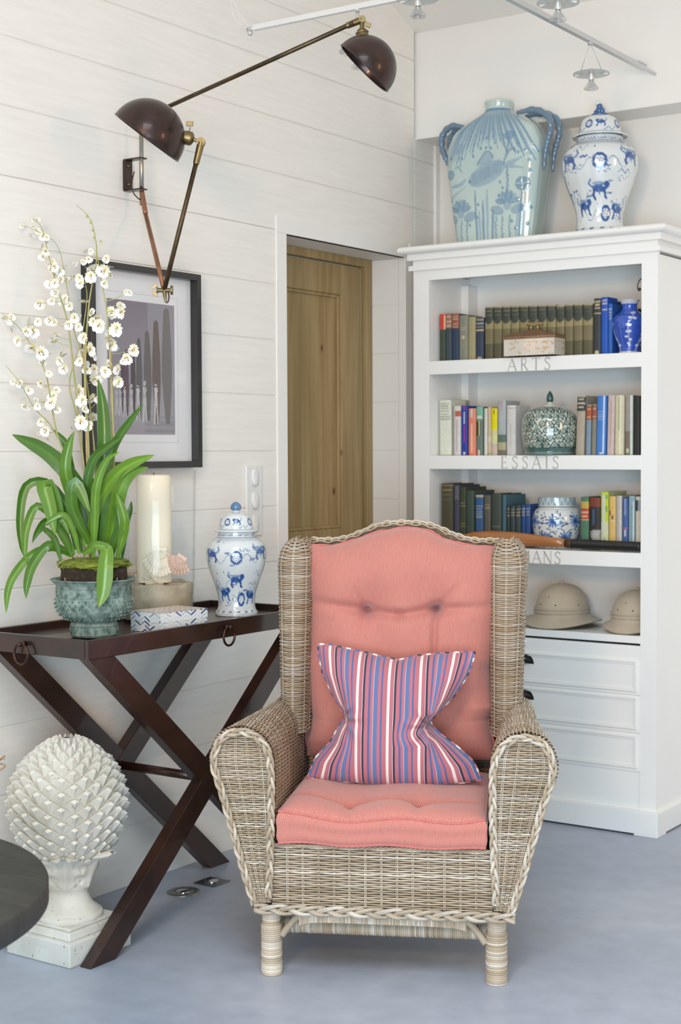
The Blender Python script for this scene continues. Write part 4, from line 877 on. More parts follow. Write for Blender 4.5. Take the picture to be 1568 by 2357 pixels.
# ================= CUSHIONS =================
def fabric(name,c1,c2,freq=170,bw=36):
    t=NT(name); uv=t.new('ShaderNodeUVMap'); sp=t.new('ShaderNodeSeparateXYZ'); t.link(uv.outputs[0],sp.inputs[0])
    def M(op,a,b=None):
        n=t.new('ShaderNodeMath'); n.operation=op
        for i,q in enumerate((a,b)):
            if q is None: continue
            if isinstance(q,(int,float)): n.inputs[i].default_value=q
            else: t.link(q,n.inputs[i])
        return n.outputs[0]
    # herringbone: diagonal twill whose direction flips in narrow vertical bands
    tri=M('PINGPONG',M('MULTIPLY',sp.outputs[0],bw*1.0),1.0)   # 0..1 triangle
    ph=M('ADD',M('MULTIPLY',sp.outputs[1],freq),M('MULTIPLY',tri,freq/bw*1.1))
    s=M('SINE',M('MULTIPLY',ph,6.2832)); th=M('MULTIPLY',M('ADD',s,1.0),.5)
    nz=t.new('ShaderNodeTexNoise'); nz.inputs['Scale'].default_value=30; nz.inputs['Detail'].default_value=6
    mp=t.new('ShaderNodeMapping'); mp.inputs['Scale'].default_value=(14,1.2,1); t.link(uv.outputs[0],mp.inputs[0]); t.link(mp.outputs[0],nz.inputs['Vector'])
    mx=t.new('ShaderNodeMix'); mx.data_type='RGBA'; mx.inputs[6].default_value=c4(c1); mx.inputs[7].default_value=c4(c2); t.link(M('MULTIPLY',th,M('ADD',M('MULTIPLY',nz.outputs[0],.9),.1)),mx.inputs[0])
    t.link(mx.outputs[2],t.b.inputs['Base Color']); t.b.inputs['Roughness'].default_value=.85; t.b.inputs['Sheen Weight'].default_value=.35; t.b.inputs['Specular IOR Level'].default_value=.2
    t.bump(th,.25,.0006); return t.m
pink=fabric('pink_herringbone',(.49,.145,.115),(.67,.37,.31))
def uvset(o,UV):
    me=o.data; l=me.uv_layers.new(name='UVMap'); vi=np.zeros(len(me.loops),int); me.loops.foreach_get('vertex_index',vi)
    l.data.foreach_set('uv',UV[vi].astype(np.float32).ravel())
LW=WM[chair.name]; LWn=np.array(LW)
def toW(P): P=np.asarray(P,float); return P@LWn[:3,:3].T+LWn[:3,3]
def cthing(name,loc,label,cat): 
    return thing(name,tuple(toW([loc])[0]),label,cat,rz=CA)
def W2(mb): mb.v=[toW(v) for v in mb.v]; return mb
# back cushion: outline in the chair's own frame
L_=[(.455,-.262),(.50,-.268),(.56,-.25),(.62,-.262),(.72,-.268),(.80,-.262),(.88,-.262),(.95,-.268),(1.0,-.272),(1.03,-.268)]
R_o=[(.455,.262),(.49,.256),(.53,.245),(.565,.240),(.60,.262),(.64,.250),(.70,.246),(.78,.262),(.86,.270),(.93,.274),(.99,.280),(1.02,.283)]
def bl(z): return np.interp(z,[a for a,_ in L_],[b for _,b in L_])
def br(z): return np.interp(z,[a for a,_ in R_o],[b for _,b in R_o])
def bt(x): return np.interp(x,[-.27,-.255,-.20,-.15,-.10,-.055,-.02,.03,.065,.10,.15,.20,.255,.28],[1.026,1.038,1.035,1.046,1.066,1.078,1.086,1.087,1.078,1.058,1.042,1.036,1.030,1.018])
bc=cthing('back_cushion',(0,.45,.40),'faded pink herringbone back cushion with two tufted dimples, against the chair back','cushion')
nu_,nv_=150,190; u=np.linspace(-1,1,nu_); v=np.linspace(0,1,nv_); U,V=np.meshgrid(u,v)
X=.27*U; Zt=bt(X); Z=.447+(Zt-.447)*V; xl_=bl(Z); xr_=br(Z); X=(xl_+xr_)/2+(xr_-xl_)/2*U*(1+.03*np.clip((V-.8)*5,0,1))
prof_=(1-np.abs(U)**3.2)**.5*(1-np.abs(2*V-1)**5)**.5
T=.105*prof_
tf=[(-.093,.862,.055),(.098,.867,.058),(-.09,.62,.05),(.10,.62,.05)]
for (a,b,dp) in tf:
    dd=np.hypot((X-a)/.9,(Z-b)); T-=dp*np.exp(-(dd/.020)**1.2)*.38+.024*np.exp(-(dd/.08)**2)
# creases between and out from the dimples
def crease(T,a,b,dep,wd,fade=.5):
    a=np.array(a);b=np.array(b); d=b-a; L=d@d; t_=np.clip(((X-a[0])*d[0]+(Z-a[1])*d[1])/L,0,1)
    ds=np.hypot(X-a[0]-t_*d[0],Z-a[1]-t_*d[1]); return T-dep*np.exp(-(ds/wd)**2)*(1-t_*fade)
T=crease(T,(-.093,.862),(.0,.852),.026,.014,.35); T=crease(T,(.098,.867),(.0,.852),.026,.014,.35)
T=crease(T,(-.093,.862),(-.24,.885),.022,.015,.7); T=crease(T,(.098,.867),(.24,.875),.022,.015,.7)
T=crease(T,(.098,.867),(.17,.94),.014,.011,.8); T=crease(T,(-.093,.862),(-.13,.93),.007,.010,.9); T=crease(T,(.098,.867),(.094,.66),.017,.008,.3); T=crease(T,(-.093,.862),(-.10,.78),.009,.009,.9)
T=crease(T,(.098,.867),(.12,.97),.006,.012,1)
T+= .004*np.sin(X*38+Z*9)*prof_+.003*np.sin(Z*33-X*12)*prof_
Yb=.545+.03*V; YF=Yb-T-.035
P=np.stack([X,YF,Z],-1); mb=MB(); mb.grid(P)
Pb=np.stack([X,Yb+.02*prof_,Z],-1); mb.grid(Pb,flip=True)
o=W2(mb).build('cushion_body',pink,bc,smooth=True)
# stitch the rim shut
UV=np.stack([X,Z],-1).reshape(-1,2); uvset(o,np.vstack([UV,UV]))
i_=np.r_[[(r,0) for r in range(nv_)],[(nv_-1,c) for c in range(1,nu_)],[(r,nu_-1) for r in range(nv_-2,-1,-1)]]
edge=P[i_[:,0],i_[:,1]]; edgeb=Pb[i_[:,0],i_[:,1]]
mb=MB(); mb.grid(np.stack([edge,edge*.5+edgeb*.5+np.array([0,0,0]),edgeb],0)); o=W2(mb).build('cushion_boxing',pink,bc,smooth=True); e3=np.vstack([edge[:,[0,2]],(edge[:,[0,2]]*.5+edgeb[:,[0,2]]*.5)+[.02,0],edgeb[:,[0,2]]+[.04,0]]); uvset(o,e3)
pipe=mat('pink_piping',(.56,.16,.14),.8,var=.12,scale=120,sheen=.3)
ep=edge.copy(); ep[:,1]-=.002
mb=MB(); mb.tube(ep+np.stack([.0015*np.sin(np.arange(len(ep))*.25),0*ep[:,0],.0015*np.cos(np.arange(len(ep))*.31)],1),.0036,7); W2(mb).build('piping',pipe,bc,smooth=True)
# seat cushion
sc_=cthing('seat_cushion',(0,.26,.322),'plump pink herringbone seat cushion with piped edges','cushion')
nx,ny=120,90; u=np.linspace(-1,1,nx); v=np.linspace(0,1,ny); U,V=np.meshgrid(u,v)
X=.252*U*(1-.03*V); Y=-.012+V*.52+ .004*np.sin(U*7)
rim=((1-np.abs(U)**7)**.6)*(1-np.abs(2*V-1)**7)**.6
fr=.400+.010*np.abs(U)**2+.006*np.sin(U*5.5+.6)
Zc=fr+rim*.034
for a,b,dp in ((-.085,.10,.034),(.085,.10,.034),(-.085,.36,.03),(.085,.36,.03)):
    dd=np.hypot(X-a,(Y-b)); Zc-=dp*np.exp(-(dd/.035)**1.2)
for a,b in (((-.085,.10),(-.085,.0)),((.085,.10),(.085,.0)),((-.085,.1),(.085,.1)),((-.085,.1),(-.24,.1)),((.085,.1),(.24,.1))):
    a=np.array(a);b=np.array(b);d=b-a;L=d@d; t_=np.clip(((X-a[0])*d[0]+(Y-a[1])*d[1])/L,0,1); ds=np.hypot(X-a[0]-t_*d[0],Y-a[1]-t_*d[1]); Zc-=.013*np.exp(-(ds/.014)**2)*(1-.4*t_)*rim
top=np.stack([X,Y,Zc],-1); mb=MB(); mb.grid(top)
o=W2(mb).build('cushion_top',pink,sc_,smooth=True); uvset(o,np.stack([X,Y*.9+.3],-1).reshape(-1,2))
ii=[(0,c) for c in range(nx)]+[(r,nx-1) for r in range(1,ny)]+[(ny-1,c) for c in range(nx-2,-1,-1)]+[(r,0) for r in range(ny-2,0,-1)]
ed=np.array([top[a,b] for a,b in ii]); cen=np.array([0,.25])
S_=[];UVs=[]; per=np.r_[0,np.cumsum(np.linalg.norm(np.diff(ed[:,:2],axis=0),axis=1))]
for k,w_ in enumerate(np.linspace(0,1,14)):
    q=ed.copy(); zb_=.3385+.0025*np.sin(per*30); q[:,2]=ed[:,2]*(1-w_)+zb_*w_; out=.010*math.sin(math.pi*w_)+.003*math.sin(w_*9); dvec=q[:,:2]-cen; dvec=dvec/np.linalg.norm(dvec,axis=1)[:,None]; q[:,:2]+=dvec*out; S_.append(q); UVs.append(np.stack([per,q[:,2]],1))
mb=MB(); mb.grid(np.array(S_),wv=True,flip=True); base=mb.n-len(ed); 
o=W2(mb).build('cushion_side',pink,sc_,smooth=True); uvset(o,np.vstack(UVs))
mb=MB(); mb.grid(np.stack([S_[-1]*[1,1,1],np.tile([0,.25,.337],(len(ed),1))],0),wv=True,flip=True); W2(mb).build('cushion_underside',pipe,sc_)
mb=MB(); mb.tube(ed+[0,0,.0005],.0032,7,closed=True); W2(mb).build('piping',pipe,sc_,smooth=True)
mb=MB(); mb.tube(S_[-1],.0034,7,closed=True); W2(mb).build('piping',pipe,sc_,smooth=True)
# striped throw pillow, pinched at the waist
t=NT('striped_cotton'); uv=t.new('ShaderNodeUVMap'); sp=t.new('ShaderNodeSeparateXYZ'); t.link(uv.outputs[0],sp.inputs[0])
fm=t.new('ShaderNodeMath'); fm.operation='MULTIPLY'; fm.inputs[1].default_value=1/.0815; t.link(sp.outputs[0],fm.inputs[0]); fr_=t.new('ShaderNodeMath'); fr_.operation='FRACT'; t.link(fm.outputs[0],fr_.inputs[0])
cr=t.new('ShaderNodeValToRGB'); cr.color_ramp.interpolation='CONSTANT'; E_=cr.color_ramp.elements
PK=(.46,.15,.18,1); WHT=(.76,.70,.64,1); BK=(.035,.045,.07,1); BU=(.08,.13,.30,1); BU2=(.12,.17,.34,1); WL=(.68,.58,.58,1)
st=[(0,WHT),(.085,PK),(.20,WL),(.215,BK),(.285,PK),(.40,BU),(.465,PK),(.555,WL),(.57,BU2),(.70,PK),(.80,BU),(.85,PK)]
E_[0].position=0; E_[0].color=st[0][1]; E_[1].position=st[1][0]; E_[1].color=st[1][1]
for p_,c_ in st[2:]: e=E_.new(p_); e.color=c_
t.link(fr_.outputs[0],cr.inputs[0]); t.link(cr.outputs[0],t.b.inputs['Base Color']); t.b.inputs['Roughness'].default_value=.85; t.b.inputs['Sheen Weight'].default_value=.25; t.b.inputs['Specular IOR Level'].default_value=.2
tc=t.new('ShaderNodeTexCoord'); nz=t.new('ShaderNodeTexNoise'); nz.inputs['Scale'].default_value=900; t.link(tc.outputs['Object'],nz.inputs['Vector']); t.bump(nz.outputs[0],.2,.0005); stripe=t.m
tp=cthing('throw_pillow',(0,.26,.43),'striped pink, blue and white pillow, pinched at the sides, on the seat','pillow')
n1_,n2_=140,140; u=np.linspace(-1,1,n1_); v=np.linspace(-1,1,n2_); U,V=np.meshgrid(u,v)
hwL=np.interp(v,[-1,-.72,-.45,-.25,-.12,.02,.3,.6,.85,1],[.226,.208,.165,.148,.132,.140,.170,.196,.205,.209])
hwR=np.interp(v,[-1,-.72,-.45,-.25,-.14,.0,.3,.6,.85,1],[.232,.212,.160,.112,.092,.110,.158,.190,.206,.212])
for h in (hwL,hwR): h[:]=np.convolve(np.pad(h,3,mode='edge'),np.ones(7)/7,'valid')
a=np.abs(U); cw_=.095
def xmap(U,h): 
    a=np.abs(U); return np.where(a<.46,a/.46*cw_*np.minimum(1,h/.13),cw_*np.minimum(1,h/.13)+(a-.46)/.54*(h-cw_*np.minimum(1,h/.13)))
X=np.where(U<0,-xmap(U,hwL[:,None]*np.ones_like(U)),xmap(U,hwR[:,None]*np.ones_like(U)))
ztop=np.interp(u,[-1,-.85,-.5,-.1,.05,.3,.6,.9,1],[.783,.782,.768,.750,.745,.757,.764,.768,.768]); zbot=np.interp(u,[-1,-.8,-.4,0,.4,.8,1],[.440,.436,.430,.426,.427,.437,.445])
Z=zbot[None,:]+(ztop-zbot)[None,:]*(V+1)/2
wid=np.clip((hwL+hwR)/.43,0,1)[:,None]
pr_=np.clip(1-np.abs(U)**2.6,0,1)**.55*np.clip(1-np.abs(V)**3.5,0,1)**.5
T=.072*pr_*(1.15-.15*wid)
# gathers radiating from the pinched waist
for sgn,zc,hx in ((-1,.60,-.132),(1,.587,.095)):
    dx=X-hx; dz=Z-zc; r_=np.hypot(dx,dz)+1e-4; an=np.arctan2(dz,-sgn*dx); T+=.0075*np.sin(an*7)*np.exp(-(r_/.06)**2)*np.clip(r_/.01,0,1)-.02*np.exp(-(r_/.022)**2)
yc=.30+ (Z-.43)*.24-.035     # leans back against the cushion
YF=yc-T; YBk=yc+.055*pr_
P=np.stack([X,YF,Z],-1); Pb=np.stack([X,YBk,Z],-1)
mb=MB(); mb.grid(P); mb.grid(Pb,flip=True); o=W2(mb).build('pillow_cover',stripe,tp,smooth=True)
UVx=U*.205+.012; UV=np.stack([UVx,V*.18],-1).reshape(-1,2); uvset(o,np.vstack([UV,UV+[.03,0]]))
ii=[(0,c) for c in range(n1_)]+[(r,n1_-1) for r in range(1,n2_)]+[(n2_-1,c) for c in range(n1_-2,-1,-1)]+[(r,0) for r in range(n2_-2,0,-1)]
ed=np.array([P[a,b] for a,b in ii]); L=np.arange(len(ed)); pal=np.array([PK[:3],WHT[:3],PK[:3],BK[:3],PK[:3],BU[:3]]); cc=pal[(L//4)%6]
mb=MB(); mb.tube(ed,.0034,7,np.repeat(cc[:,None,:],7,1).reshape(-1,3),closed=True); W2(mb).build('piping',vmat('striped_piping',.8),tp,smooth=True)
# ================= CONSOLE TABLE =================
mah=mat('dark_mahogany',(.018,.0085,.006),.30,scale=9,stretch=(1,1,1),col2=(.045,.017,.010),coat=.25,spec=.5)
brz=mat('aged_bronze',(.075,.04,.03),.32,metal=.9)
TX0,TX1,TY0,TY1=-3.03,-2.622,2.716,3.69
con=thing('console_table',((TX0+TX1)/2,(TY0+TY1)/2,0),'dark mahogany console table with crossed legs and ring handles against the board wall','table')
mb=MB(); mb.box(TX0+.012,TX1-.012,TY0+.012,TY1-.012,.790,.812); mb.build('tray_top',mah,con)
for (a,b,c,d) in ((TX1-.014,TX1,TY0,TY1),(TX0,TX0+.014,TY0,TY1)):
    MB().box(a,b,c,d,.782,.831).build('rim',mah,con,bevel=.002)
for (c,d) in ((TY0,TY0+.014),(TY1-.014,TY1)): MB().box(TX0+.0142,TX1-.0142,c,d,.782,.831).build('rim',mah,con,bevel=.002)
YC,ZC=3.203,.392
def xleg(x0,x1,ya,yb_,w=.094):
    """one straight bar of a crossed frame, cut level at floor and tray"""
    poly=[(ya-w/2,.0),(ya+w/2,.0),(yb_+w/2,.789),(yb_-w/2,.789)]
    return MB().prism([(p[0],p[1]) for p in poly],x0,x1,'x')
for (x0,x1) in ((-2.665,-2.628),(-2.995,-2.958)):
    xleg(x0,x1,2.762,3.645).build('leg',mah,con,bevel=.0015); xleg(x0+.0006,x1-.0006,3.645,2.762).build('leg',mah,con,bevel=.0015)
mb=MB(); mb.tube([(-2.958,3.2035,.394),(-2.665,3.2035,.394)],.0125,16); mb.build('stretcher',mah,con,smooth=True)
def ring(c,n,parent):
    c=np.array(c,float); n=np.array(n,float); s=np.cross([0,0,1],n); 
    r=MB(); r.tube([c+n*.001,c+n*.010],[.0075,.0065],12); r.tube([c+n*.010,c+n*.016],[.004,.006],12); r.sphere(c+n*.018,.0065,10,8)
    b=r.build('ring_stud',brz,parent,smooth=True)
    th=np.linspace(0,2*np.pi,40,endpoint=False); R=.0265
    MB().tube([c+n*(.014)+s*R*math.cos(a)*.93+np.array([0,0,-R+.002+R*math.sin(a)]) for a in th],.0033,8,closed=True).build('ring',brz,b,smooth=True)
ring((TX1,3.258,.812),(1,0,0),con); ring((-2.847,TY0,.808),(0,-1,0),con)

# ================= POTTED ORCHID =================
PC=np.array([-2.778,2.899,.8128]); PD=(PC-CAM)@FW
pl=thing('potted_orchid',tuple(PC),'white orchid with arching green leaves in a verdigris footed pot on the console','plant')
verd=NT('verdigris_bronze'); tc=verd.new('ShaderNodeTexCoord'); nz=verd.new('ShaderNodeTexNoise'); nz.inputs['Scale'].default_value=55; nz.inputs['Detail'].default_value=8; verd.link(tc.outputs['Object'],nz.inputs['Vector'])
cr=verd.new('ShaderNodeValToRGB'); cr.color_ramp.elements[0].position=.36; cr.color_ramp.elements[1].position=.64; cr.color_ramp.elements[0].color=(.09,.15,.13,1); cr.color_ramp.elements[1].color=(.26,.34,.29,1); verd.link(nz.outputs[0],cr.inputs[0]); verd.link(cr.outputs[0],verd.b.inputs['Base Color']); verd.b.inputs['Roughness'].default_value=.6; verd.bump(nz.outputs[0],.5,.002); verd=verd.m
pr=[(.0,.002),(.058,.002),(.060,.004),(.0625,.012),(.0615,.030),(.062,.036),(.058,.040),(.066,.044),(.084,.055),(.096,.073),(.100,.092),(.0995,.106),(.096,.110),(.0965,.130),(.097,.134),(.099,.140),(.110,.150),(.1145,.153),(.112,.155),(.100,.149),(.090,.143),(.086,.12),(.085,.10),(.01,.095)]
mb=MB().lathe(pr,PC,72); pot=mb.build('pot',verd,pl,smooth=True,angle=50)
# raised studs and fret bands
mb=MB()
for j,(zr) in enumerate(np.linspace(.050,.100,6)):
    rr=np.interp(zr,[.044,.055,.073,.092,.106],[.067,.085,.097,.101,.1005]); n=34
    for i in range(n):
        a=2*math.pi*(i+.5*(j%2))/n; c=PC+np.array([rr*math.cos(a),rr*math.sin(a),zr]); o=np.array([math.cos(a),math.sin(a),-.2]); mb.tube([c-o*.001,c+o*.003,c+o*.0052],[.0028,.0020,.0006],6)
mb.build('studs',verd,pot,smooth=True)
mb=MB(); r=random.Random(3)
for zb_,rr,n in ((.121,.0975,16),(.020,.0630,10)):
    for i in range(n):
        a0_=2*math.pi*i/n
        for q in range(2):
            ph=r.uniform(0,6); s_=.006; pts=[]
            for k in range(12):
                an=k*.62+ph; ra=s_*(1-k/13); a=a0_+(q*.5-.2)*2*math.pi/n+ra*math.cos(an)/rr; pts.append(PC+np.array([(rr+.0006)*math.cos(a),(rr+.0006)*math.sin(a),zb_+ra*math.sin(an)]))
            mb.tube(pts,.0011,5)
        a=a0_+math.pi/n*1.6; mb.tube([PC+np.array([(rr+.001)*math.cos(a),(rr+.001)*math.sin(a),zb_-.010]),PC+np.array([(rr+.001)*math.cos(a),(rr+.001)*math.sin(a),zb_+.010])],.0013,5)
    for dz in (-.0115,.0115): mb.tube([PC+np.array([(rr+.0006)*math.cos(a),(rr+.0006)*math.sin(a),zb_+dz]) for a in np.linspace(0,2*np.pi,60,endpoint=False)],.0011,5,closed=True)
mb.build('relief_bands',verd,pot,smooth=True)
soil=mat('dark_peat',(.012,.008,.005),.95,scale=60,col2=(.06,.035,.018),bump=1,bdist=.006)
def blob(c,rx,ry,rz,n=56,m=36,amp=.12,seed=0,sq=2.6):
    rs=np.random.RandomState(seed); ph=rs.uniform(0,6,(8,3)); fr=rs.uniform(2,9,(8,3)); U,V=np.meshgrid(np.linspace(0,2*np.pi,n,endpoint=False),np.linspace(-math.pi/2,math.pi/2,m))
    f=lambda a:np.sign(a)*np.abs(a)**(2/sq); x=f(np.cos(V))*f(np.cos(U)); y=f(np.cos(V))*f(np.sin(U)); z=f(np.sin(V)); d=0
    for k in range(8): d=d+np.sin(fr[k,0]*x+ph[k,0])*np.sin(fr[k,1]*y+ph[k,1])*np.cos(fr[k,2]*z+ph[k,2])
    s=1+amp*d/3; return MB().grid(np.stack([c[0]+rx*x*s,c[1]+ry*y*s,c[2]+rz*z*s],-1),wv=True)
blob(PC+[.002,0,.164],.080,.080,.040,amp=.06,seed=1,sq=2.9).build('root_ball',soil,pl,smooth=True)
mossm=mat('green_moss',(.10,.13,.012),.95,scale=45,col2=(.24,.28,.03),bump=1,bdist=.004)
rs=np.random.RandomState(5); mb=MB()
for k in range(1700):
    a=rs.uniform(0,2*np.pi); q=math.sqrt(rs.rand()); rr=.084*q; edge=max(0,q-.82)
    sx_=1/max(abs(math.cos(a)),abs(math.sin(a)))**.45
    c=PC+np.array([rr*sx_*math.cos(a)+.003,rr*sx_*math.sin(a),.201-edge*.06+rs.uniform(-.004,.002)])
    d=rs.normal(0,1,3); d[2]=abs(d[2])*.6+.3-edge*8; d/=np.linalg.norm(d); L=rs.uniform(.006,.016); s_=np.cross(d,rs.normal(0,1,3)); s_/=np.linalg.norm(s_); w_=rs.uniform(.0009,.002)
    mb.add([c-s_*w_,c+s_*w_,c+d*L*.6+s_*w_*.6+[0,0,-.001],c+d*L],[(0,1,2,3)])
mo=blob(PC+[.003,0,.194],.084,.084,.013,amp=.12,seed=2,sq=3); mb.add(np.concatenate(mo.v),mo.f); mb.build('moss',mossm,pl)
mb=MB(); 
for pts in ([(128,1326),(131,1310),(136,1297),(150,1288),(166,1285)],[(149,1330),(152,1345),(156,1357)],[(204,1322),(215,1331),(228,1338)],[(270,1330),(268,1340),(264,1348)]):
    mb.tube(spline([ond(x,y,PD-.085) for x,y in pts],6),.0012,5)
mb.build('aerial_roots',mat('pale_root',(.42,.32,.2),.8),pl,smooth=True)
leafm=NT('orchid_leaf'); a=leafm.new('ShaderNodeAttribute'); a.attribute_name='Col'; leafm.link(a.outputs['Color'],leafm.b.inputs['Base Color']); leafm.b.inputs['Roughness'].default_value=.34; leafm.b.inputs['Coat Weight'].default_value=.15
leafm.b.inputs['Subsurface Weight'].default_value=.12; leafm.b.inputs['Subsurface Radius'].default_value=(.004,.01,.002); leafm.b.inputs['Subsurface Scale'].default_value=.5; leafm=leafm.m
def leaf(pts,w,ds,shade=.5,fold=.25,twist=0,tip=.5,name='leaf'):
    """pts: mid-rib traced base to tip (x,y); w: widest half width in picture pixels; ds: depth of base, middle, tip relative to the pot"""
    n=26; P2=spline([(x,y,0) for x,y in pts],8); s=np.linspace(0,1,len(P2)); dep=PD+np.interp(s,np.linspace(0,1,len(ds)),ds)
    P=np.array([ond(p[0],p[1],d) for p,d in zip(P2,dep)]); d=np.r_[0,np.cumsum(np.linalg.norm(np.diff(P,axis=0),axis=1))]; t_=np.linspace(0,d[-1],n); P=np.stack([np.interp(t_,d,P[:,i]) for i in range(3)],1); s=t_/d[-1]
    T=np.gradient(P,axis=0); T/=np.linalg.norm(T,axis=1)[:,None]; Vw=P-CAM; Vw/=np.linalg.norm(Vw,axis=1)[:,None]
    S=np.cross(T,Vw); S/=np.linalg.norm(S,axis=1)[:,None]; N=np.cross(S,T)
    if np.isscalar(twist): twist=(twist,twist)
    tw=np.interp(s,[0,1],twist)[:,None]; S2=S*np.cos(tw)+N*np.sin(tw); N2=np.cross(S2,T)
    hw_=.86*w/860*np.interp(s,[0,.08,.3,.6,.82,.94,1],[.38,.5,.88,1,.78,.38,.02]) if tip<.6 else w/860*np.interp(s,[0,.1,.4,.8,.95,1],[.4,.6,.9,1,.6,.02])
    q=np.linspace(-1,1,9); G=P[:,None,:]+S2[:,None,:]*(hw_[:,None]*q[None,:])[...,None]+N2[:,None,:]*(hw_[:,None]*np.abs(q)[None,:]*-fold)[...,None]
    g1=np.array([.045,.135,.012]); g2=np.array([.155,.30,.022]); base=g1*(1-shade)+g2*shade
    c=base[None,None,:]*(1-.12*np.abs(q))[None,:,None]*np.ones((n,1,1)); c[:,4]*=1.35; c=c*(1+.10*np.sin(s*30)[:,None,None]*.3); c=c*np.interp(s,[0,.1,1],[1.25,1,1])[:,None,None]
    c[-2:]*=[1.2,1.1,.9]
    mb=MB().grid(G,c); mb.grid(G-N2[:,None,:]*.0007,c*.85,flip=True); mb.build(name,leafm,pl,smooth=True)
R_=lambda x:x
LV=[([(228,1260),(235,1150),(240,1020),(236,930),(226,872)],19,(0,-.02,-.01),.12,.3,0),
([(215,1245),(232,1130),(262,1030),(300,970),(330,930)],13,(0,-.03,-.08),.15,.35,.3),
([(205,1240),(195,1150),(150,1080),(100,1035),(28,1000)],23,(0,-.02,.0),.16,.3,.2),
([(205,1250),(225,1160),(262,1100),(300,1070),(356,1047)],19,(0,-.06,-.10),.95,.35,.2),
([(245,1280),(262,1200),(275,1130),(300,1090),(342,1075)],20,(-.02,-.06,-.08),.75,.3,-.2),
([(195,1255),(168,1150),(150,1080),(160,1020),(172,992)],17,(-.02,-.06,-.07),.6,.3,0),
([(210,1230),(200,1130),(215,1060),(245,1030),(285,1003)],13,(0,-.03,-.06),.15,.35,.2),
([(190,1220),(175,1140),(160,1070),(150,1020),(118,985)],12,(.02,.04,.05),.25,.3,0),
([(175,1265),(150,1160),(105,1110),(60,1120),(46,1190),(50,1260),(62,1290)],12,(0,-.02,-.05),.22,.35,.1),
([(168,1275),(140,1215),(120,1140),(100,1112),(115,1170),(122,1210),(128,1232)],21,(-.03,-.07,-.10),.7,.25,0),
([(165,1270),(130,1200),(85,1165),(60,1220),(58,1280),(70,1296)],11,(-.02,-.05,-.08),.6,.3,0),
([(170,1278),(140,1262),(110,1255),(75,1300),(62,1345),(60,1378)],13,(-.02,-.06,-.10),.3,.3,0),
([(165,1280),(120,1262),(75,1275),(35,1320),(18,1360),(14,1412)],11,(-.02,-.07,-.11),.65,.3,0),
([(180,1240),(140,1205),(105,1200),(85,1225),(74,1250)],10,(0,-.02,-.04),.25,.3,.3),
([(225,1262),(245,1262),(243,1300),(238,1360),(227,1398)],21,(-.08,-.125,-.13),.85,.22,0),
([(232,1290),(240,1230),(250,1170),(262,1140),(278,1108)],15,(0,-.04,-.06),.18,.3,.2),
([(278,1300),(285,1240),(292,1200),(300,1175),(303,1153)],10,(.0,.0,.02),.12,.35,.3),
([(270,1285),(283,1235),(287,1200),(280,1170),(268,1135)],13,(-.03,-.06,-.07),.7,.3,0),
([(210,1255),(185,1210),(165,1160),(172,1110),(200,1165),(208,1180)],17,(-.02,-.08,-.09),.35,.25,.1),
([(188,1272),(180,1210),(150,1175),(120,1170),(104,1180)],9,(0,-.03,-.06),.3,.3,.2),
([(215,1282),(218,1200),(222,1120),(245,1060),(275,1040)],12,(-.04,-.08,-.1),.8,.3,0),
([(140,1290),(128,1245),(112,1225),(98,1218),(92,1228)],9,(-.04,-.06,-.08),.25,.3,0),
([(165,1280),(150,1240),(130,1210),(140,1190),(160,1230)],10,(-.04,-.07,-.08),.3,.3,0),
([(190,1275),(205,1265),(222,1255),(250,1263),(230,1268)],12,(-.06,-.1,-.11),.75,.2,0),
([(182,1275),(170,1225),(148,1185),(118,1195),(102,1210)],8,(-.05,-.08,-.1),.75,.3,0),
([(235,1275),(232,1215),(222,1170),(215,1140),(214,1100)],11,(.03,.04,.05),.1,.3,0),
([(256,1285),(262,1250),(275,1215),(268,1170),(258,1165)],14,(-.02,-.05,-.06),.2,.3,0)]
for L in LV: leaf(*L)
# flower stems
stemm=mat('orchid_stem',(.30,.33,.09),.5,scale=40,col2=(.42,.34,.14))
STEMS=[([(205,1280),(200,1150),(185,1000),(170,860),(155,740),(128,650),(110,580),(98,530),(82,505)],.0030,(0,.02,.05,.07)),
([(212,1280),(208,1150),(203,1000),(196,850),(205,700),(222,600),(218,540),(205,500),(176,472)],.0030,(0,0,.02,.06)),
([(196,1280),(180,1120),(135,1010),(118,930),(105,860),(75,800),(40,750),(6,722)],.0028,(0,.0,.02,.04)),
([(250,1270),(262,1100),(260,960),(254,830),(246,720),(236,660),(226,600),(222,570)],.0028,(0,-.02,-.02,.0)),
([(190,1270),(160,1080),(120,985),(80,940),(45,880),(12,840)],.0020,(0,.02,.05,.07)),
([(204,1280),(198,1120),(176,960),(160,880),(185,790),(200,690),(196,640),(206,610)],.0024,(0,.03,.03,.02)),
([(215,1270),(222,1120),(210,960),(190,820),(170,760),(150,640),(128,560),(60,520)],.0022,(0,.05,.07,.08))]
SP=[]
for p,r_,ds in STEMS:
    q=spline([(x,y,0) for x,y in p],8); s=np.linspace(0,1,len(q)); d_=PD+np.interp(s,np.linspace(0,1,len(ds)),ds)
    P=np.array([ond(a[0],a[1],b) for a,b in zip(q,d_)]); SP.append(P); MB().tube(P,r_*np.interp(s,[0,.4,1],[1,.8,.25]),7).build('stem',stemm,pl,smooth=True)
cane=mat('bamboo_stake',(.50,.36,.17),.55,var=.15,scale=60)
for xa,ya,xb,yb_ in ((207,1285,193,780),(264,1270,255,800)): MB().tube([ond(xa,ya,PD+.01),ond(xb,yb_,PD+.03)],.0032,8).build('plant_stake',cane,pl,smooth=True)
petm=vmat('orchid_petal',.6,.3); 
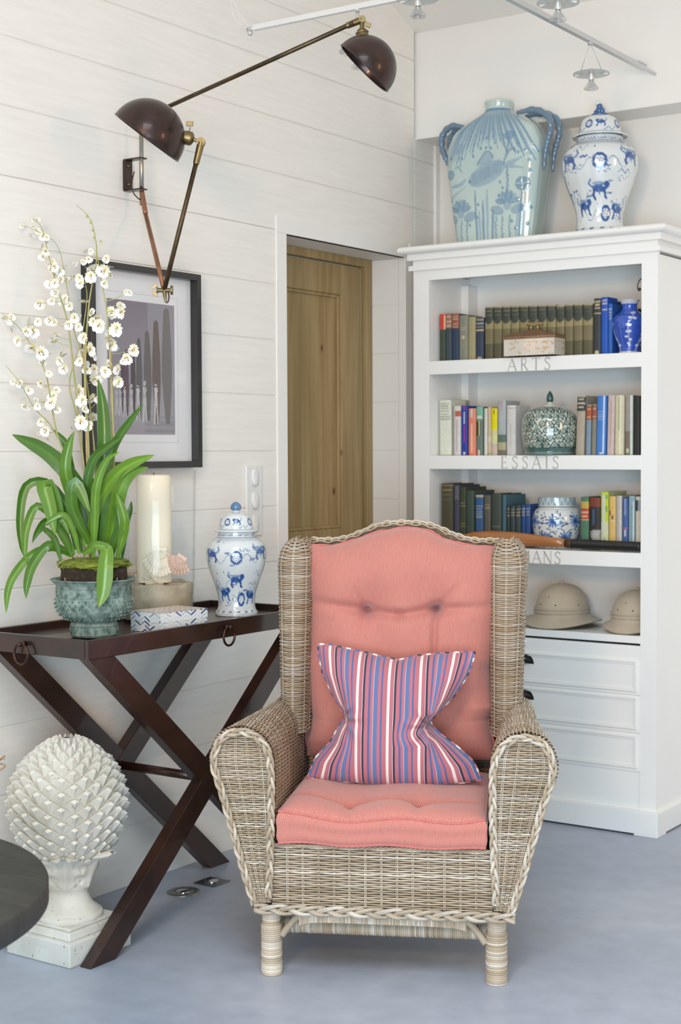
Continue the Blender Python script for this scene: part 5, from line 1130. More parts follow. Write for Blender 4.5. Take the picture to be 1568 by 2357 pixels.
def flower_mesh(seed):
    rs=np.random.RandomState(seed); mb=MB(); W=np.array([.88,.86,.80]); Y_=np.array([.75,.62,.18]); Br=np.array([.30,.13,.05])
    def petal(a,L,w,c,lift=.2,curl=0,z=0,n=6):
        t=np.linspace(0,1,n); q=np.linspace(-1,1,5); wd=w*np.sin(np.pi*np.clip(t,.04,1)**.8)**.7; wd[-1]=w*.12
        x=t*L; G=np.zeros((n,5,3)); u_=q[None,:]*wd[:,None]; hgt=lift*x[:,None]+curl*(t**2)[:,None]*L+.15*np.abs(u_)*np.sin(t*9)[:,None]+z
        G[...,0]=x[:,None]*math.cos(a)-u_*math.sin(a); G[...,1]=x[:,None]*math.sin(a)+u_*math.cos(a); G[...,2]=hgt
        mb.grid(G,c[None,None,:]*np.ones((n,5,1)) if c.ndim==1 else c)
    for k,a in enumerate((1.57,.35,2.8)): petal(a+rs.uniform(-.15,.15),.0085,.0026,W*.85*[1,.97,.75],.3)
    for a in (1.0,2.15): petal(a,.008,.0028,W*.9,.25)
    # broad two-lobed lip with speckled heart
    for a in (-1.05,-2.1,-1.57): petal(a+rs.uniform(-.1,.1),.0125,.0066,W,.15,-.25,.001)
    for k in range(9): 
        a=rs.uniform(0,6.28); r_=rs.uniform(.0008,.0040); mb.sphere((r_*math.cos(a),r_*math.sin(a)-.0020,.0022+.0012*(1-r_/.004)),rs.uniform(.0006,.0011),5,4,Br if k<5 else Y_*[.9,.8,.8])
    mb.sphere((0,.001,.003),.0016,6,5,Y_); return mb
fl_ob=[]; FM=[flower_mesh(i) for i in range(4)]
def put_flower(p,dirv,s,k,name='flower',first={}):
    dirv=np.array(dirv,float); dirv/=np.linalg.norm(dirv); z=dirv; x=np.cross([0,0,1.],z); x/=np.linalg.norm(x)+1e-9; y=np.cross(z,x)
    M=Matrix(((x[0],y[0],z[0],p[0]),(x[1],y[1],z[1],p[1]),(x[2],y[2],z[2],p[2]),(0,0,0,1)))@Matrix.Rotation(random.uniform(-.7,.7),4,'Z')@Matrix.Scale(s,4)
    if k not in first: first[k]=FM[k].build(name,petm,pl,smooth=True,local=True); o=first[k]
    else: o=first[k].copy(); COL.objects.link(o); o.parent=pl
    o.matrix_local=WM[pl.name].inverted()@M; return o
random.seed(11); 
FP=[(80,505,.6),(50,520,.55),(84,527,.9),(97,540,.9),(108,546,.7),(102,577,1),(98,590,.9),(120,600,.7),(128,612,1),(138,622,1),(115,650,1.2),(128,648,1),(140,640,.8),(168,638,1),(180,640,1),(188,650,1),(190,600,.7),(203,598,.8),(208,612,1),(210,578,.7),(245,593,.9),(238,620,1.5),(210,635,1.3),(243,650,1),(130,670,1),(120,690,.9),(150,685,1),(160,700,1),(92,696,1.2),(138,692,.9),(190,690,1.3),(170,730,1.1),(160,748,1),(180,752,.9),(213,740,1),(228,747,1.4),(220,730,1),(254,715,1.3),(275,700,1),(290,670,.7),(300,672,.7),(276,715,1.3),(268,755,1.5),(256,760,1.1),(248,780,1.1),(258,790,1.3),(25,728,.9),(8,730,.6),(60,760,1.1),(75,763,1.3),(41,780,1.2),(75,797,1.5),(93,808,1.5),(125,780,1.4),(130,770,1),(88,738,.9),(115,735,1),(122,740,.9),(135,830,1),(145,845,1.1),(100,830,.9),(90,880,1),(110,860,.8),(65,895,1),(48,882,.9),(30,878,.7),(125,912,1.2),(118,925,1.3),(130,940,.9),(60,930,1.2),(85,935,.8),(95,970,.9),(105,990,1.1),(90,992,.8),(195,775,1.2),(210,800,1.5),(190,810,1),(200,850,1.1),(185,830,1),(215,850,1.2),(220,872,1.4),(182,895,1.4),(187,920,1.3),(208,915,1.2),(225,917,.8),(195,940,1),(212,955,1.2),(185,970,1.5),(205,980,1.2),(240,855,1.2),(270,850,1.1),(282,830,.7),(292,825,1.2),(310,802,1.3),(275,878,1.2),(282,890,1.1),(200,1005,.7),(215,1010,.6),(133,1040,.8)]
rs=np.random.RandomState(21); ped=[]
allS=np.vstack(SP); prj=np.array([[(q-CAM)@RT/((q-CAM)@FW)*FPX+IW/2,IH/2-(q-CAM)@UP/((q-CAM)@FW)*FPX] for q in allS])
mbp=MB()
FP=FP[:95]
for i,(x,y,s) in enumerate(FP):
    x+=rs.uniform(-2,2); y+=rs.uniform(-2,2); j=int(np.argmin(np.hypot(prj[:,0]-x,(prj[:,1]-y-14)))); base=allS[j]; dj=(base-CAM)@FW
    p=ond(x,y,dj+rs.uniform(-.03,.03)-.005); vd=(CAM-p); vd/=np.linalg.norm(vd); dr=vd+rs.normal(0,.38,3)
    put_flower(p,dr,s*1.36,i%4); mid=(base+p)/2+np.array([0,0,-.004]); mbp.tube(spline([base,mid,p],5),.0007,5,cap=False)
o=mbp.build('flower_stalks',mat('pale_green_stalk',(.42,.44,.16),.5),pl,smooth=True); o['kind']='stuff'
# the small half-hidden blooms behind, too many to tell apart
bgm=MB(); Fv=[(np.concatenate(f.v),f.f,np.concatenate(f.c)) for f in FM]
for k in range(70):
    x,y,_=FP[rs.randint(len(FP))]; x+=rs.uniform(-22,22); y+=rs.uniform(-22,22); j=int(np.argmin(np.hypot(prj[:,0]-x,prj[:,1]-y))); 
    if math.hypot(prj[j,0]-x,prj[j,1]-y)>34: continue
    p=ond(x,y,(allS[j]-CAM)@FW+rs.uniform(.01,.05)); Q=np.linalg.qr(rs.normal(0,1,(3,3)))[0]; v_,f_,c_=Fv[k%4]; bgm.add(v_@Q.T*rs.uniform(.8,1.25)+p,f_,c_)
ob=bgm.build('background_blooms',petm,pl,smooth=True); ob['kind']='stuff'
# buds
for x,y in ((200,498),(208,512),(213,530),(216,547),(232,555)):
    j=int(np.argmin(np.hypot(prj[:,0]-x,prj[:,1]-y))); MB().sphere(ond(x,y,(allS[j]-CAM)@FW),.0028,8,6,sc=(1,1,1.4)).build('bud',mat('pale_green_stalk',(.42,.44,.16),.5),pl,smooth=True)

# ================= OTHER THINGS ON THE CONSOLE =================
# hurricane glass with concrete foot
HC=np.array([-2.895,3.345,.8128]); HX=onx(362,1400,HC[0]); HC[1]=HX[1]
tt=thing('hurricane_glass',tuple(HC),'tall clear glass hurricane cylinder behind the inlaid box on the console','vase')
gl=NT('clear_glass'); gl.b.inputs['Transmission Weight'].default_value=1; gl.b.inputs['Roughness'].default_value=.0; gl.b.inputs['IOR'].default_value=1.45; gl.b.inputs['Base Color'].default_value=(.99,1,.995,1); gl=gl.m
Htop=1.248-.8128; R=.116
# ordinary thin glass that lets light through
g2=NT('thin_glass'); tr=g2.new('ShaderNodeBsdfTransparent'); gs=g2.new('ShaderNodeBsdfGlossy'); gs.inputs['Roughness'].default_value=.02; tr.inputs[0].default_value=(1,1,1,1)
lw=g2.new('ShaderNodeLayerWeight'); lw.inputs[0].default_value=.28; mp=g2.new('ShaderNodeMapRange'); mp.inputs[3].default_value=.012; mp.inputs[4].default_value=.40; lw.inputs[0].default_value=.5; mp.inputs[1].default_value=.62; g2.link(lw.outputs['Facing'],mp.inputs[0]); ms=g2.new('ShaderNodeMixShader'); g2.link(mp.outputs[0],ms.inputs[0]); g2.link(tr.outputs[0],ms.inputs[1]); g2.link(gs.outputs[0],ms.inputs[2]); g2.link(ms.outputs[0],g2.n['Material Output'].inputs[0]); g2=g2.m
pr=[(.0,.0),(R-.012,.0),(R-.010,.002),(R-.010,.01),(R-.006,.12),(R-.003,.30),(R+.001,Htop-.002),(R,Htop),(R-.002,Htop-.002),(R-.006,.30),(R-.009,.12),(R-.013,.01),(R-.014,.005),(0,.005)]
MB().lathe(pr,HC,72).build('glass_cylinder',g2,tt,smooth=True,angle=60)
stone=mat('sandy_concrete',(.32,.26,.17),.9,scale=26,col2=(.46,.40,.29),bump=.5,bdist=.002)
tz=thing('concrete_block',tuple(HC+[0,0,.006]),'round sand-coloured concrete block filling the bottom of the hurricane glass','block')
n=90; th=np.linspace(0,2*np.pi,n,endpoint=False); V=[]
for (r_,z_) in ((.0,.0065),(.096,.0065),(.099,.01),(.102,.055),(.1045,.105),(.1020,.109),(.06,.108),(.0,.108)):
    V.append([HC+[r_*math.cos(a),r_*math.sin(a),z_+(.0025*math.sin(a*5)+.0015*math.sin(a*13) if z_>.09 else 0)] for a in th])
MB().grid(np.array(V),wv=True,flip=True).build('block',stone,tz,smooth=True,angle=50)
wax=mat('ivory_wax',(.90,.80,.62),.45,sss=.25,var=.02,scale=6)
wd=(HC[:2]-CAM[:2]); 
ca=HC+np.array([-.004,-.006,.1115]); tcn=thing('pillar_candle',tuple(ca),'tall ivory pillar candle inside the hurricane glass','candle')
rc=.0500; ctop=onx(359,1091,ca[0])[2]-ca[2]
MB().lathe([(0,0),(rc,0),(rc,.01),(rc,ctop-.012),(rc-.004,ctop-.004),(rc-.010,ctop-.002),(rc-.02,ctop-.006),(0,ctop-.008)],ca,64).build('wax_body',wax,tcn,smooth=True,angle=40)
MB().tube([ca+[0,0,ctop-.01],ca+[.001,0,ctop+.004]],.0012,6).build('wick',mat('black_wick',(.02,.02,.02),.9),tcn)
# scallop shells leaning on the candle
def shell(c,w,h,up,face,label,cols,name='scallop_shell',ribs=13):
    t=thing(name,tuple(c),label,'shell'); up=np.array(up,float); up/=np.linalg.norm(up); face=np.array(face,float); face-=up*(face@up); face/=np.linalg.norm(face); sd=np.cross(up,face)
    A=np.linspace(-1.15,1.15,78); Rr=np.linspace(.03,1,22); G=np.zeros((22,78,3)); C=np.zeros((22,78,3))
    for i,r_ in enumerate(Rr):
        rib=np.cos(A/2.3*2*math.pi*ribs); env=1-.05*(A/1.15)**2+.018*rib
        x=r_*env*np.sin(A)*w*.5/.93; y=r_*env*np.cos(A)*h; dome=(1-(r_-.35)**2*1.6)*.16*w*(1-(A/1.35)**2)*min(1,r_*4)+.010*w*rib*r_
        G[i]=np.array(c)+sd*x[:,None]+up*y[:,None]+face*dome[:,None]
        k=(.5+.5*rib)[:,None]; cc=np.array(cols[0])*k+np.array(cols[1])*(1-k); C[i]=cc*(1-.14*(math.sin(r_*19)>.55))
    mb=MB().grid(G,C); mb.grid(G-face*.0016,C*.9,flip=True); mb.build('valve',shm,t,smooth=True)
    mb=MB(); mb.obox(np.array(c)+up*.004+face*.004,sd*w*.17,up*.006,face*.0018,np.array(cols[0])*.95); mb.build('hinge',shm,t,bevel=.001)
shm=vmat('seashell',.45,.4,var=.08,bscale=70)
zb=HC[2]+.111; fc=CAM-HC; fc[2]=0; fc/=np.linalg.norm(fc); sd_=np.cross([0,0,1],fc)
vd=fc
def hp(px,py,off): # point near the glass axis, `off` nearer the viewer
    d=(HC-CAM)@FW-off; return ond(px,py,d)
a=hp(386,1330,.078); a[2]=zb+.004
shell(hp(369,1262,.062),.108,.084,(-.02*sd_)+np.array([0,0,-1])+fc*.30,fc*1.0+np.array([0,0,.3]),'large cream fan shell leaning against the candle in the glass',((.80,.74,.60),(.70,.62,.46)))
shell(hp(421,1280,.074),.088,.058,(-sd_*.55+np.array([0,0,-.8])),fc+np.array([0,0,.2]),'brownish pink ribbed scallop shell on the right inside the glass',((.66,.48,.38),(.50,.33,.25)),ribs=11)
shell(hp(331,1322,.05),.075,.062,np.array([0,0,-.5])+sd_*.9,fc+np.array([0,0,.6]),'cream shell lying low left of the big fan shell',((.76,.68,.52),(.66,.56,.40)),ribs=12)
shell(hp(303,1303,-.00),.065,.028,np.array([0,0,-.75])+sd_*.1,fc+np.array([0,0,.9]),'smooth peach shell at the left inside the glass',((.72,.55,.42),(.70,.52,.40)),ribs=3)
shell(hp(312,1322,.03),.02,.055,np.array([0,0,-1])-sd_*-.3,fc,'narrow grey shell fragment standing left of the fan shells',((.55,.46,.38),(.48,.40,.32)),ribs=2)
# bone inlay box, turned so that one corner points at the front rim
BW,BL,BZ0=.118,.176,.8128; ba=math.atan2(-.10,.995); D0_=np.array([-2.669,3.040])
bd=np.array([.10,.995]); bd/=np.linalg.norm(bd); bw_=np.array([-bd[1],bd[0]])
ctr=D0_+bd*BL/2+bw_*BW/2
tb=thing('inlaid_box',(ctr[0],ctr[1],BZ0),'low box inlaid with blue and white zigzag chevrons on the console','box',rz=math.atan2(bd[1],bd[0]))
def chev(w,seed,top,n0=0):
    """two stacked tiers of chevrons; `top` picks the lid or the base"""
    h=120; yy,xx=np.mgrid[0:h,0:w]; P_=84; yy=yy+(0 if top else h)
    k=(xx//(P_/2)).astype(int); t_=(yy-np.abs((xx%P_)-P_/2)*1.25+400)/26.0; b=np.floor(t_).astype(int)
    rs=np.random.RandomState(seed); pal=np.array([[.05,.10,.22],[.30,.36,.44],[.62,.65,.66],[.16,.14,.30],[.48,.53,.55],[.66,.67,.66]])
    tab=rs.choice(6,size=(400,200),p=[.2,.14,.24,.1,.16,.16]); c=pal[tab[np.clip(k+n0,0,399),np.clip(b,0,199)]]
    wht=(b%2==0); c=np.where(wht[...,None],np.array([.74,.74,.70]),c); e=(t_-b<.07); c=np.where(e[...,None],c*.72,c)
    cv=Cv(w,h,(1,1,1)); cv.a=c; return cv
inl=vmat('bone_inlay',.35,.5,coat=.2)
def lbox(x0,x1,y0,y1,z0,z1_,name,parent,top):
    mb=MB(); m_=0
    for A,B,L in (((x0,y1),(x0,y0),BW),((x0,y0),(x1,y0),BL),((x1,y0),(x1,y1),BW),((x1,y1),(x0,y1),BL)):
        w=int(L/.00045); cvs=chev(w,5+m_,top); m_+=1
        u=np.linspace(0,1,max(60,int(L/.0011))); v=np.linspace(0,1,34); U,V=np.meshgrid(u,v); P=np.zeros(U.shape+(3,)); P[...,0]=A[0]+(B[0]-A[0])*U; P[...,1]=A[1]+(B[1]-A[1])*U; P[...,2]=z0+(z1_-z0)*V
        mb.grid(P,cvs.at(U,V),flip=True)
    mb.box(x0+.001,x1-.001,y0+.001,y1-.001,z0+.0003,z1_-.0005,(.5,.45,.4)); return mb.build(name,inl,parent,local=True)
lbox(-BL/2,BL/2,-BW/2,BW/2,.0,.0265,'box_base',tb,False); ld=lbox(-BL/2-.0008,BL/2+.0008,-BW/2-.0008,BW/2+.0008,.027,.054,'box_lid',tb,True)
cv=Cv(260,180,(.70,.60,.53)); 
for i in range(9):
    for j in range(12): cv.rect(i*30+(j%2)*15+1,i*30+(j%2)*15+14,j*15+1,j*15+8,(.42,.36,.33) if (i*j)%3!=1 else (.6,.5,.44))
u=np.linspace(0,1,110); v=np.linspace(0,1,80); U,V=np.meshgrid(u,v); P=np.stack([-BL/2+BL*U,-BW/2+BW*V,np.full(U.shape,.0545)],-1)
MB().grid(P,cv.at(U,V)).build('inlay_top',inl,ld,local=True)
# ================= STONE PINE-CONE FINIAL =================
stn=NT('limewashed_stone'); tc=stn.new('ShaderNodeTexCoord'); n1=stn.new('ShaderNodeTexNoise'); n1.inputs['Scale'].default_value=7; n1.inputs['Detail'].default_value=8; n2=stn.new('ShaderNodeTexNoise'); n2.inputs['Scale'].default_value=90; n2.inputs['Detail'].default_value=4
for n in (n1,n2): stn.link(tc.outputs['Object'],n.inputs['Vector'])
cr=stn.new('ShaderNodeValToRGB'); cr.color_ramp.elements[0].position=.34; cr.color_ramp.elements[1].position=.62; cr.color_ramp.elements[0].color=(.53,.51,.43,1); cr.color_ramp.elements[1].color=(.72,.70,.63,1); stn.link(n1.outputs[0],cr.inputs[0])
cs=stn.new('ShaderNodeValToRGB'); cs.color_ramp.elements[0].position=.25; cs.color_ramp.elements[1].position=.34; cs.color_ramp.elements[0].color=(.35,.28,.2,1); cs.color_ramp.elements[1].color=(1,1,1,1); stn.link(n2.outputs[0],cs.inputs[0])
mx=stn.new('ShaderNodeMix'); mx.data_type='RGBA'; mx.blend_type='MULTIPLY'; mx.inputs[0].default_value=1; stn.link(cr.outputs[0],mx.inputs[6]); stn.link(cs.outputs[0],mx.inputs[7]); stn.link(mx.outputs[2],stn.b.inputs['Base Color']); stn.b.inputs['Roughness'].default_value=.85; stn.bump(n2.outputs[0],.3,.001); stn=stn.m
FC=np.array([-2.786,2.802,0.]); fin=thing('stone_finial',tuple(FC),'large pale stone pine-cone finial on a square plinth under the console','finial')
mb=MB(); s_=.114; mb.box(FC[0]-s_,FC[0]+s_,FC[1]-s_,FC[1]+s_,0,.062); mb.build('plinth',stn,fin,bevel=.004)
mb=MB(); q=.098; 
for z0,z1_,a,b in ((.062,.082,.099,.096),(.082,.0905,.088,.088)):
    mb.add([(FC[0]+i*a,FC[1]+j*a,z0) for i,j in((-1,-1),(1,-1),(1,1),(-1,1))]+[(FC[0]+i*b,FC[1]+j*b,z1_) for i,j in((-1,-1),(1,-1),(1,1),(-1,1))],[(3,2,1,0),(4,5,6,7),(0,1,5,4),(1,2,6,5),(2,3,7,6),(3,0,4,7)])
mb.build('stepped_base',stn,fin,bevel=.003)
mb=MB().lathe([(.0,.0895),(.088,.0895),(.090,.096),(.087,.103),(.080,.106),(.079,.110),(.070,.116),(.058,.130),(.052,.148),(.051,.160),(.055,.167),(.058,.172),(.060,.190),(.070,.215),(.085,.245),(.05,.27),(.0,.27)],FC,56); mb.build('turned_neck',stn,fin,smooth=True,angle=50)
# cone of overlapping pyramids
def crad(t): # t 0 bottom - 1 top, radius and height
    z=.228+.330*t; r=np.interp(t,[0,.08,.2,.35,.48,.62,.76,.87,.94,1],[.076,.098,.120,.1345,.1375,.129,.108,.078,.050,.012]); return r,z
mb=MB(); rows=19; ts=1-(1-np.linspace(0,1,rows+1))**1.0
tt_=[0.]; 
while tt_[-1]<.985:
    r_,_=crad(tt_[-1]); tt_.append(tt_[-1]+max(.012,.050*(r_/.1375)**.75*1.12))
tt_=[a/tt_[-1]*.985 for a in tt_]; NR=len(tt_); NC=14
V=[];
for t_ in np.linspace(0,1,40): 
    r_,z_=crad(t_); V.append([(FC[0]+(r_-.004)*math.cos(a),FC[1]+(r_-.004)*math.sin(a),z_) for a in np.linspace(0,2*np.pi,48,endpoint=False)])
mb.grid(np.array(V),wv=True,flip=True)
for i in range(1,NR-1):
    t0,t1,t2=tt_[i-1],tt_[i],tt_[i+1]; (r0,z0),(r1,z1_),(r2,z2_)=crad(t0),crad(t1),crad(t2)
    for j in range(NC):
        a=2*math.pi*(j+.5*(i%2))/NC; da=math.pi/NC; P3=lambda r,z,an:FC*[1,1,0]+np.array([r*math.cos(an),r*math.sin(an),z])
        bt,lf,rg,tp_=P3(r0,z0,a),P3(r1,z1_,a-da),P3(r1,z1_,a+da),P3(r2,z2_,a)
        h=.030*(r1/.1375)**.8*(1 if t1<.8 else .8); zt_=z1_+(z2_-z1_)*.45
        ap=P3(r1+h*.92,zt_+.006,a); al=P3(r1+h*.60,zt_+.010,a-da*.34); ar=P3(r1+h*.60,zt_+.010,a+da*.34); at=P3((r1+r2)/2+h*.52,zt_+.015,a)
        bm=(bt*.55+ap*.45)+ (P3(1,0,a)-P3(0,0,a))*.000
        mb.add([bt,lf,rg,tp_,ap,al,ar,at],[(0,4,5),(0,5,1),(0,6,4),(0,2,6),(4,7,5),(4,6,7),(5,7,3),(5,3,1),(7,6,3),(6,2,3)])
mb.build('pine_cone',stn,fin,bevel=.0012,seg=1)
# acanthus cup
for k in range(6):
    a=2*math.pi*(k+.35)/6-1.25; n,m=22,15; G=np.zeros((n,m,3))
    for i,t_ in enumerate(np.linspace(0,1,n)):
        zc=.172+.118*t_-.030*max(0,t_-.78)**1.0*2; rc_=.062+.048*t_**1.2+.030*max(0,t_-.66)**1.2*3.2
        w_=.62*math.sin(math.pi*min(1,.18+t_*.62))**.8*(1 if t_<.85 else 1-(t_-.85)/.15*.75)
        for j,q in enumerate(np.linspace(-1,1,m)):
            ripple=.004*math.cos(q*9)*t_+.0045*math.sin(t_*20)*abs(q)**2; an=a+q*w_*(1+.10*math.sin(t_*19)*abs(q)); rr=rc_+ripple*1.6-.013*abs(q)**2+(.003*(abs(q)<.12))+.010*t_*abs(q)**3
            G[i,j]=FC+[rr*math.cos(an),rr*math.sin(an),zc-.016*q*q*t_]
    c=G.mean((0,1)); mb=MB().grid(G,flip=True); o=np.array([math.cos(a),math.sin(a),0]); mb.grid(G-o*.006)
    i_=[(0,c_) for c_ in range(m)]+[(r_,m-1) for r_ in range(1,n)]+[(n-1,c_) for c_ in range(m-2,-1,-1)]+[(r_,0) for r_ in range(n-2,0,-1)]
    e_=np.array([G[x,y] for x,y in i_]); mb.grid(np.stack([e_,e_-o*.006],0),wv=True); mb.build('acanthus_leaf',stn,fin,smooth=True)
# ================= ROUND TABLE (only its edge is in the picture) =================
ebony=mat('blackened_oak',(.018,.018,.016),.5,scale=12,stretch=(1,8,1),col2=(.040,.038,.034),bump=.06,bdist=.001)
RC=(-2.2665,1.520); rt=thing('round_table',(RC[0],RC[1],0),'low round blackened wood table cut off by the left edge of the picture','table')
MB().lathe([(0,.5075),(.494,.5075),(.499,.509),(.501,.512),(.501,.545),(.499,.549),(.494,.5505),(0,.5505)],(RC[0],RC[1],0),160).build('table_top',ebony,rt,smooth=True,angle=40)
for k in range(4):
    a=math.pi/4+k*math.pi/2+.6; x,y=RC[0]+.33*math.cos(a),RC[1]+.33*math.sin(a); MB().tube([(x,y,0),(x-.04*math.cos(a),y-.04*math.sin(a),.508)],[.018,.026],16).build('leg',ebony,rt,smooth=True,angle=50)
dt=thing('dried_flowers',(-2.40,1.86,.551),'tip of a pale dried flower spray at the left picture edge, above the round table','flowers')
mb=MB(); rs=np.random.RandomState(3)
tipc=ond(-1,1743,2.95); mb.tube(spline([(-2.40,1.86,.551),(-2.38,1.88,.59),tipc-np.array([.01,0,.03]),tipc-np.array([.004,0,.01])],8),.0018,6,(.32,.2,.1))
for k in range(16): d=rs.normal(0,1,3); d/=np.linalg.norm(d); mb.tube([tipc-np.array([.004,0,.01]),tipc+d*.006,tipc+d*.0115+[0,0,.001]],[.0008,.0009,.0013],5,(.55,.42,.28) if k%2 else (.3,.15,.06))
mb.build('spray',vmat('dried_plant',.8),dt,smooth=True)
mb=MB().lathe([(0,0),(.03,0),(.034,.01),(.03,.03),(.012,.045),(.010,.055)],(-2.40,1.86,.551),24,(.4,.36,.3)); mb.build('bud_vase',vmat('dried_plant',.8),dt,smooth=True)
# ================= FLOOR OUTLETS =================
steel=mat('brushed_steel',(.32,.32,.31),.32,metal=1,var=.08,scale=60)
fo=thing('floor_outlet',(-2.868,3.357,0),'round steel floor socket with raised centre in the concrete floor','outlet')
MB().lathe([(.0,.0002),(.050,.0002),(.0495,.0016),(.046,.0034),(.036,.0028),(.026,.0022),(.0245,.0012),(.0,.0012)],(-2.868,3.357,0),64).build('ring_plate',steel,fo,smooth=True,angle=35)
MB().lathe([(.022,.0012),(.0215,.0035),(.017,.0050),(0,.0055)],(-2.868,3.357,0),40).build('flap_lid',mat('polished_steel',(.5,.5,.5),.12,metal=1),fo,smooth=True,angle=40)
for k in range(4): a=k*1.57+.5; MB().lathe([(.0028,.003),(.002,.0042),(0,.0043)],(-2.868+.040*math.cos(a),3.357+.040*math.sin(a),0),12).build('screw',steel,fo,smooth=True)
fo=thing('floor_outlet',(-2.861,3.482,0),'square steel floor socket with a domed button next to the round one','outlet')
MB().box(-2.901,-2.821,3.442,3.522,.0002,.0022).build('square_plate',mat('dark_steel',(.14,.15,.16),.35,metal=.9),fo,bevel=.001)
MB().lathe([(.021,.0022),(.0205,.006),(.016,.0085),(0,.0095)],(-2.861,3.482,0),40).build('button',mat('polished_steel',(.5,.5,.5),.12,metal=1),fo,smooth=True,angle=50)
# ================= SWITCH PANEL =================
plas=mat('white_plastic',(.80,.79,.76),.3,coat=.2)
sw=thing('switch_panel',(XW,3.932,1.14),'white vertical panel of three rocker switches on the board wall','switch')
MB().box(XW,XW+.009,3.890,3.974,1.022,1.254).build('faceplate',plas,sw,bevel=.003,seg=3)
for zc in (1.214,1.138,1.062):
    mb=MB(); n=28; pr_=[]
    for k in range(n): a=2*math.pi*k/n; pr_.append((3.932+.0155*math.copysign(abs(math.cos(a))**.7,math.cos(a)),zc+.027*math.copysign(abs(math.sin(a))**.8,math.sin(a))))
    m2=MB(); m2.prism([( (p[0]-3.932)*1.22+3.932,(p[1]-zc)*1.15+zc) for p in pr_],XW+.009,XW+.0105,'x'); rw=m2.build('rocker_surround',plas,sw,bevel=.0006)
    G=[]; 
    for e,h in ((1,.0105),(1,.0135),(.93,.0155),(.7,.0165),(.001,.0168)): G.append([(XW+h-.0014*(q-zc)/.027,3.932+(p-3.932)*e,zc+(q-zc)*e) for p,q in pr_])
    mb.grid(np.array(G),wv=True); mb.build('rocker',plas,sw,smooth=True)
# ================= FRAMED PRINT =================
blk2=mat('black_lacquer_frame',(.018,.017,.016),.28,coat=.2)
FY0,FY1,FZ0,FZ1,FX=3.138,3.628,1.252,1.850,-3.005
fr=thing('framed_print',(XW,3.38,1.55),'black framed photo print of people holding tall boards, on the board wall','picture')
for (a,b,c,d) in ((FY0,FY0+.020,FZ0,FZ1),(FY1-.020,FY1,FZ0,FZ1),(FY0+.020,FY1-.020,FZ0,FZ0+.020),(FY0+.020,FY1-.020,FZ1-.020,FZ1)):
    MB().box(XW+.001,FX,a,b,c,d).build('frame_side',blk2,fr,bevel=.001)
XM=XW+.012; paper=mat('warm_white_mat',(.80,.78,.77),.8)
MB().box(XW+.003,XM,FY0+.019,FY1-.019,FZ0+.019,FZ1-.019).build('mat_board',paper,fr)
PY0,PY1,PZ0,PZ1=3.232,3.530,1.353,1.748
cv=Cv(560,760,(.22,.175,.21))
for y in range(0,760,4): cv.rect(0,560,y,y+5,np.array([.22,.18,.215])*(1-y/760)+np.array([.36,.35,.37])*(y/760),.9)
cv.rect(330,560,0,500,(.36,.34,.36),.5)
cv.rect(0,560,700,760,(.33,.30,.32))
for k in range(16): cv.rect(300,560,655+k*6,657+k*6,(.12,.11,.12),.6)
bd_=[(120,300,22,650,(.10,.06,.09)),(150,275,26,655,(.13,.08,.11)),(205,245,26,665,(.09,.055,.075)),(255,205,34,670,(.13,.12,.12)),(325,160,42,680,(.16,.14,.13)),(400,95,46,690,(.17,.12,.10)),(490,20,56,700,(.20,.18,.17))]
for x,y0,w_,y1,c in bd_: 
    w_*=1.55; c=np.array(c)*.8
    cv.poly([(x-w_*.28,y0+18),(x-w_*.15,y0+4),(x,y0),(x+w_*.15,y0+4),(x+w_*.28,y0+18),(x+w_*.5,y0+(y1-y0)*.35),(x+w_*.55,y0+(y1-y0)*.6),(x+w_*.3,y1),(x-w_*.1,y1),(x-w_*.5,y0+(y1-y0)*.6),(x-w_*.45,y0+(y1-y0)*.35)],c)
SK=(.58,.54,.53)
for k,(x,y,h) in enumerate(((70,500,150),(100,495,160),(135,490,170),(190,485,185),(245,478,200),(300,465,225),(395,465,235))):
    s_=h/235; cv.ell(x,y,11*s_,14*s_,SK); cv.ell(x+2*s_,y-6*s_,12*s_,10*s_,(.45,.42,.42) if k%2 else (.1,.08,.09))
    cv.poly([(x-14*s_,y+22*s_),(x+14*s_,y+20*s_),(x+12*s_,y+70*s_),(x+14*s_,y+110*s_),(x-12*s_,y+110*s_),(x-10*s_,y+65*s_)],SK if k in (4,6) else (.42,.40,.40))
    cv.line([(x-12*s_,y+26*s_),(x-4*s_,y+58*s_),(x+16*s_,y+40*s_)],7*s_,SK); cv.poly([(x-12*s_,y+85*s_),(x+14*s_,y+85*s_),(x+17*s_,y+128*s_),(x-14*s_,y+128*s_)],(.50,.47,.46))
    cv.line([(x-6*s_,y+125*s_),(x-8*s_,y+175*s_),(x-14*s_,y+232*s_)],11*s_,SK,sp=False); cv.line([(x+8*s_,y+125*s_),(x+13*s_,y+180*s_),(x+16*s_,y+228*s_)],10*s_,SK,sp=False)
u=np.linspace(0,1,200); v=np.linspace(0,1,270); U,V=np.meshgrid(u,v); P=np.stack([np.full(U.shape,XM+.0006),PY0+(PY1-PY0)*U,PZ0+(PZ1-PZ0)*V],-1)
MB().grid(P,cv.at(U,V)).build('photo_print',vmat('photo_paper',.55),fr)
mb=MB()
for (a,b,c,d) in ((PY0-.014,PY1+.016,PZ1+.022,PZ1+.0232),(PY0-.014,PY1+.016,PZ0-.024,PZ0-.0228),(PY1+.015,PY1+.016,PZ0-.024,PZ1+.022)): mb.box(XM,XM+.0004,a,b,c,d)
mb.build('plate_mark',mat('grey_emboss',(.55,.53,.53),.8),fr)
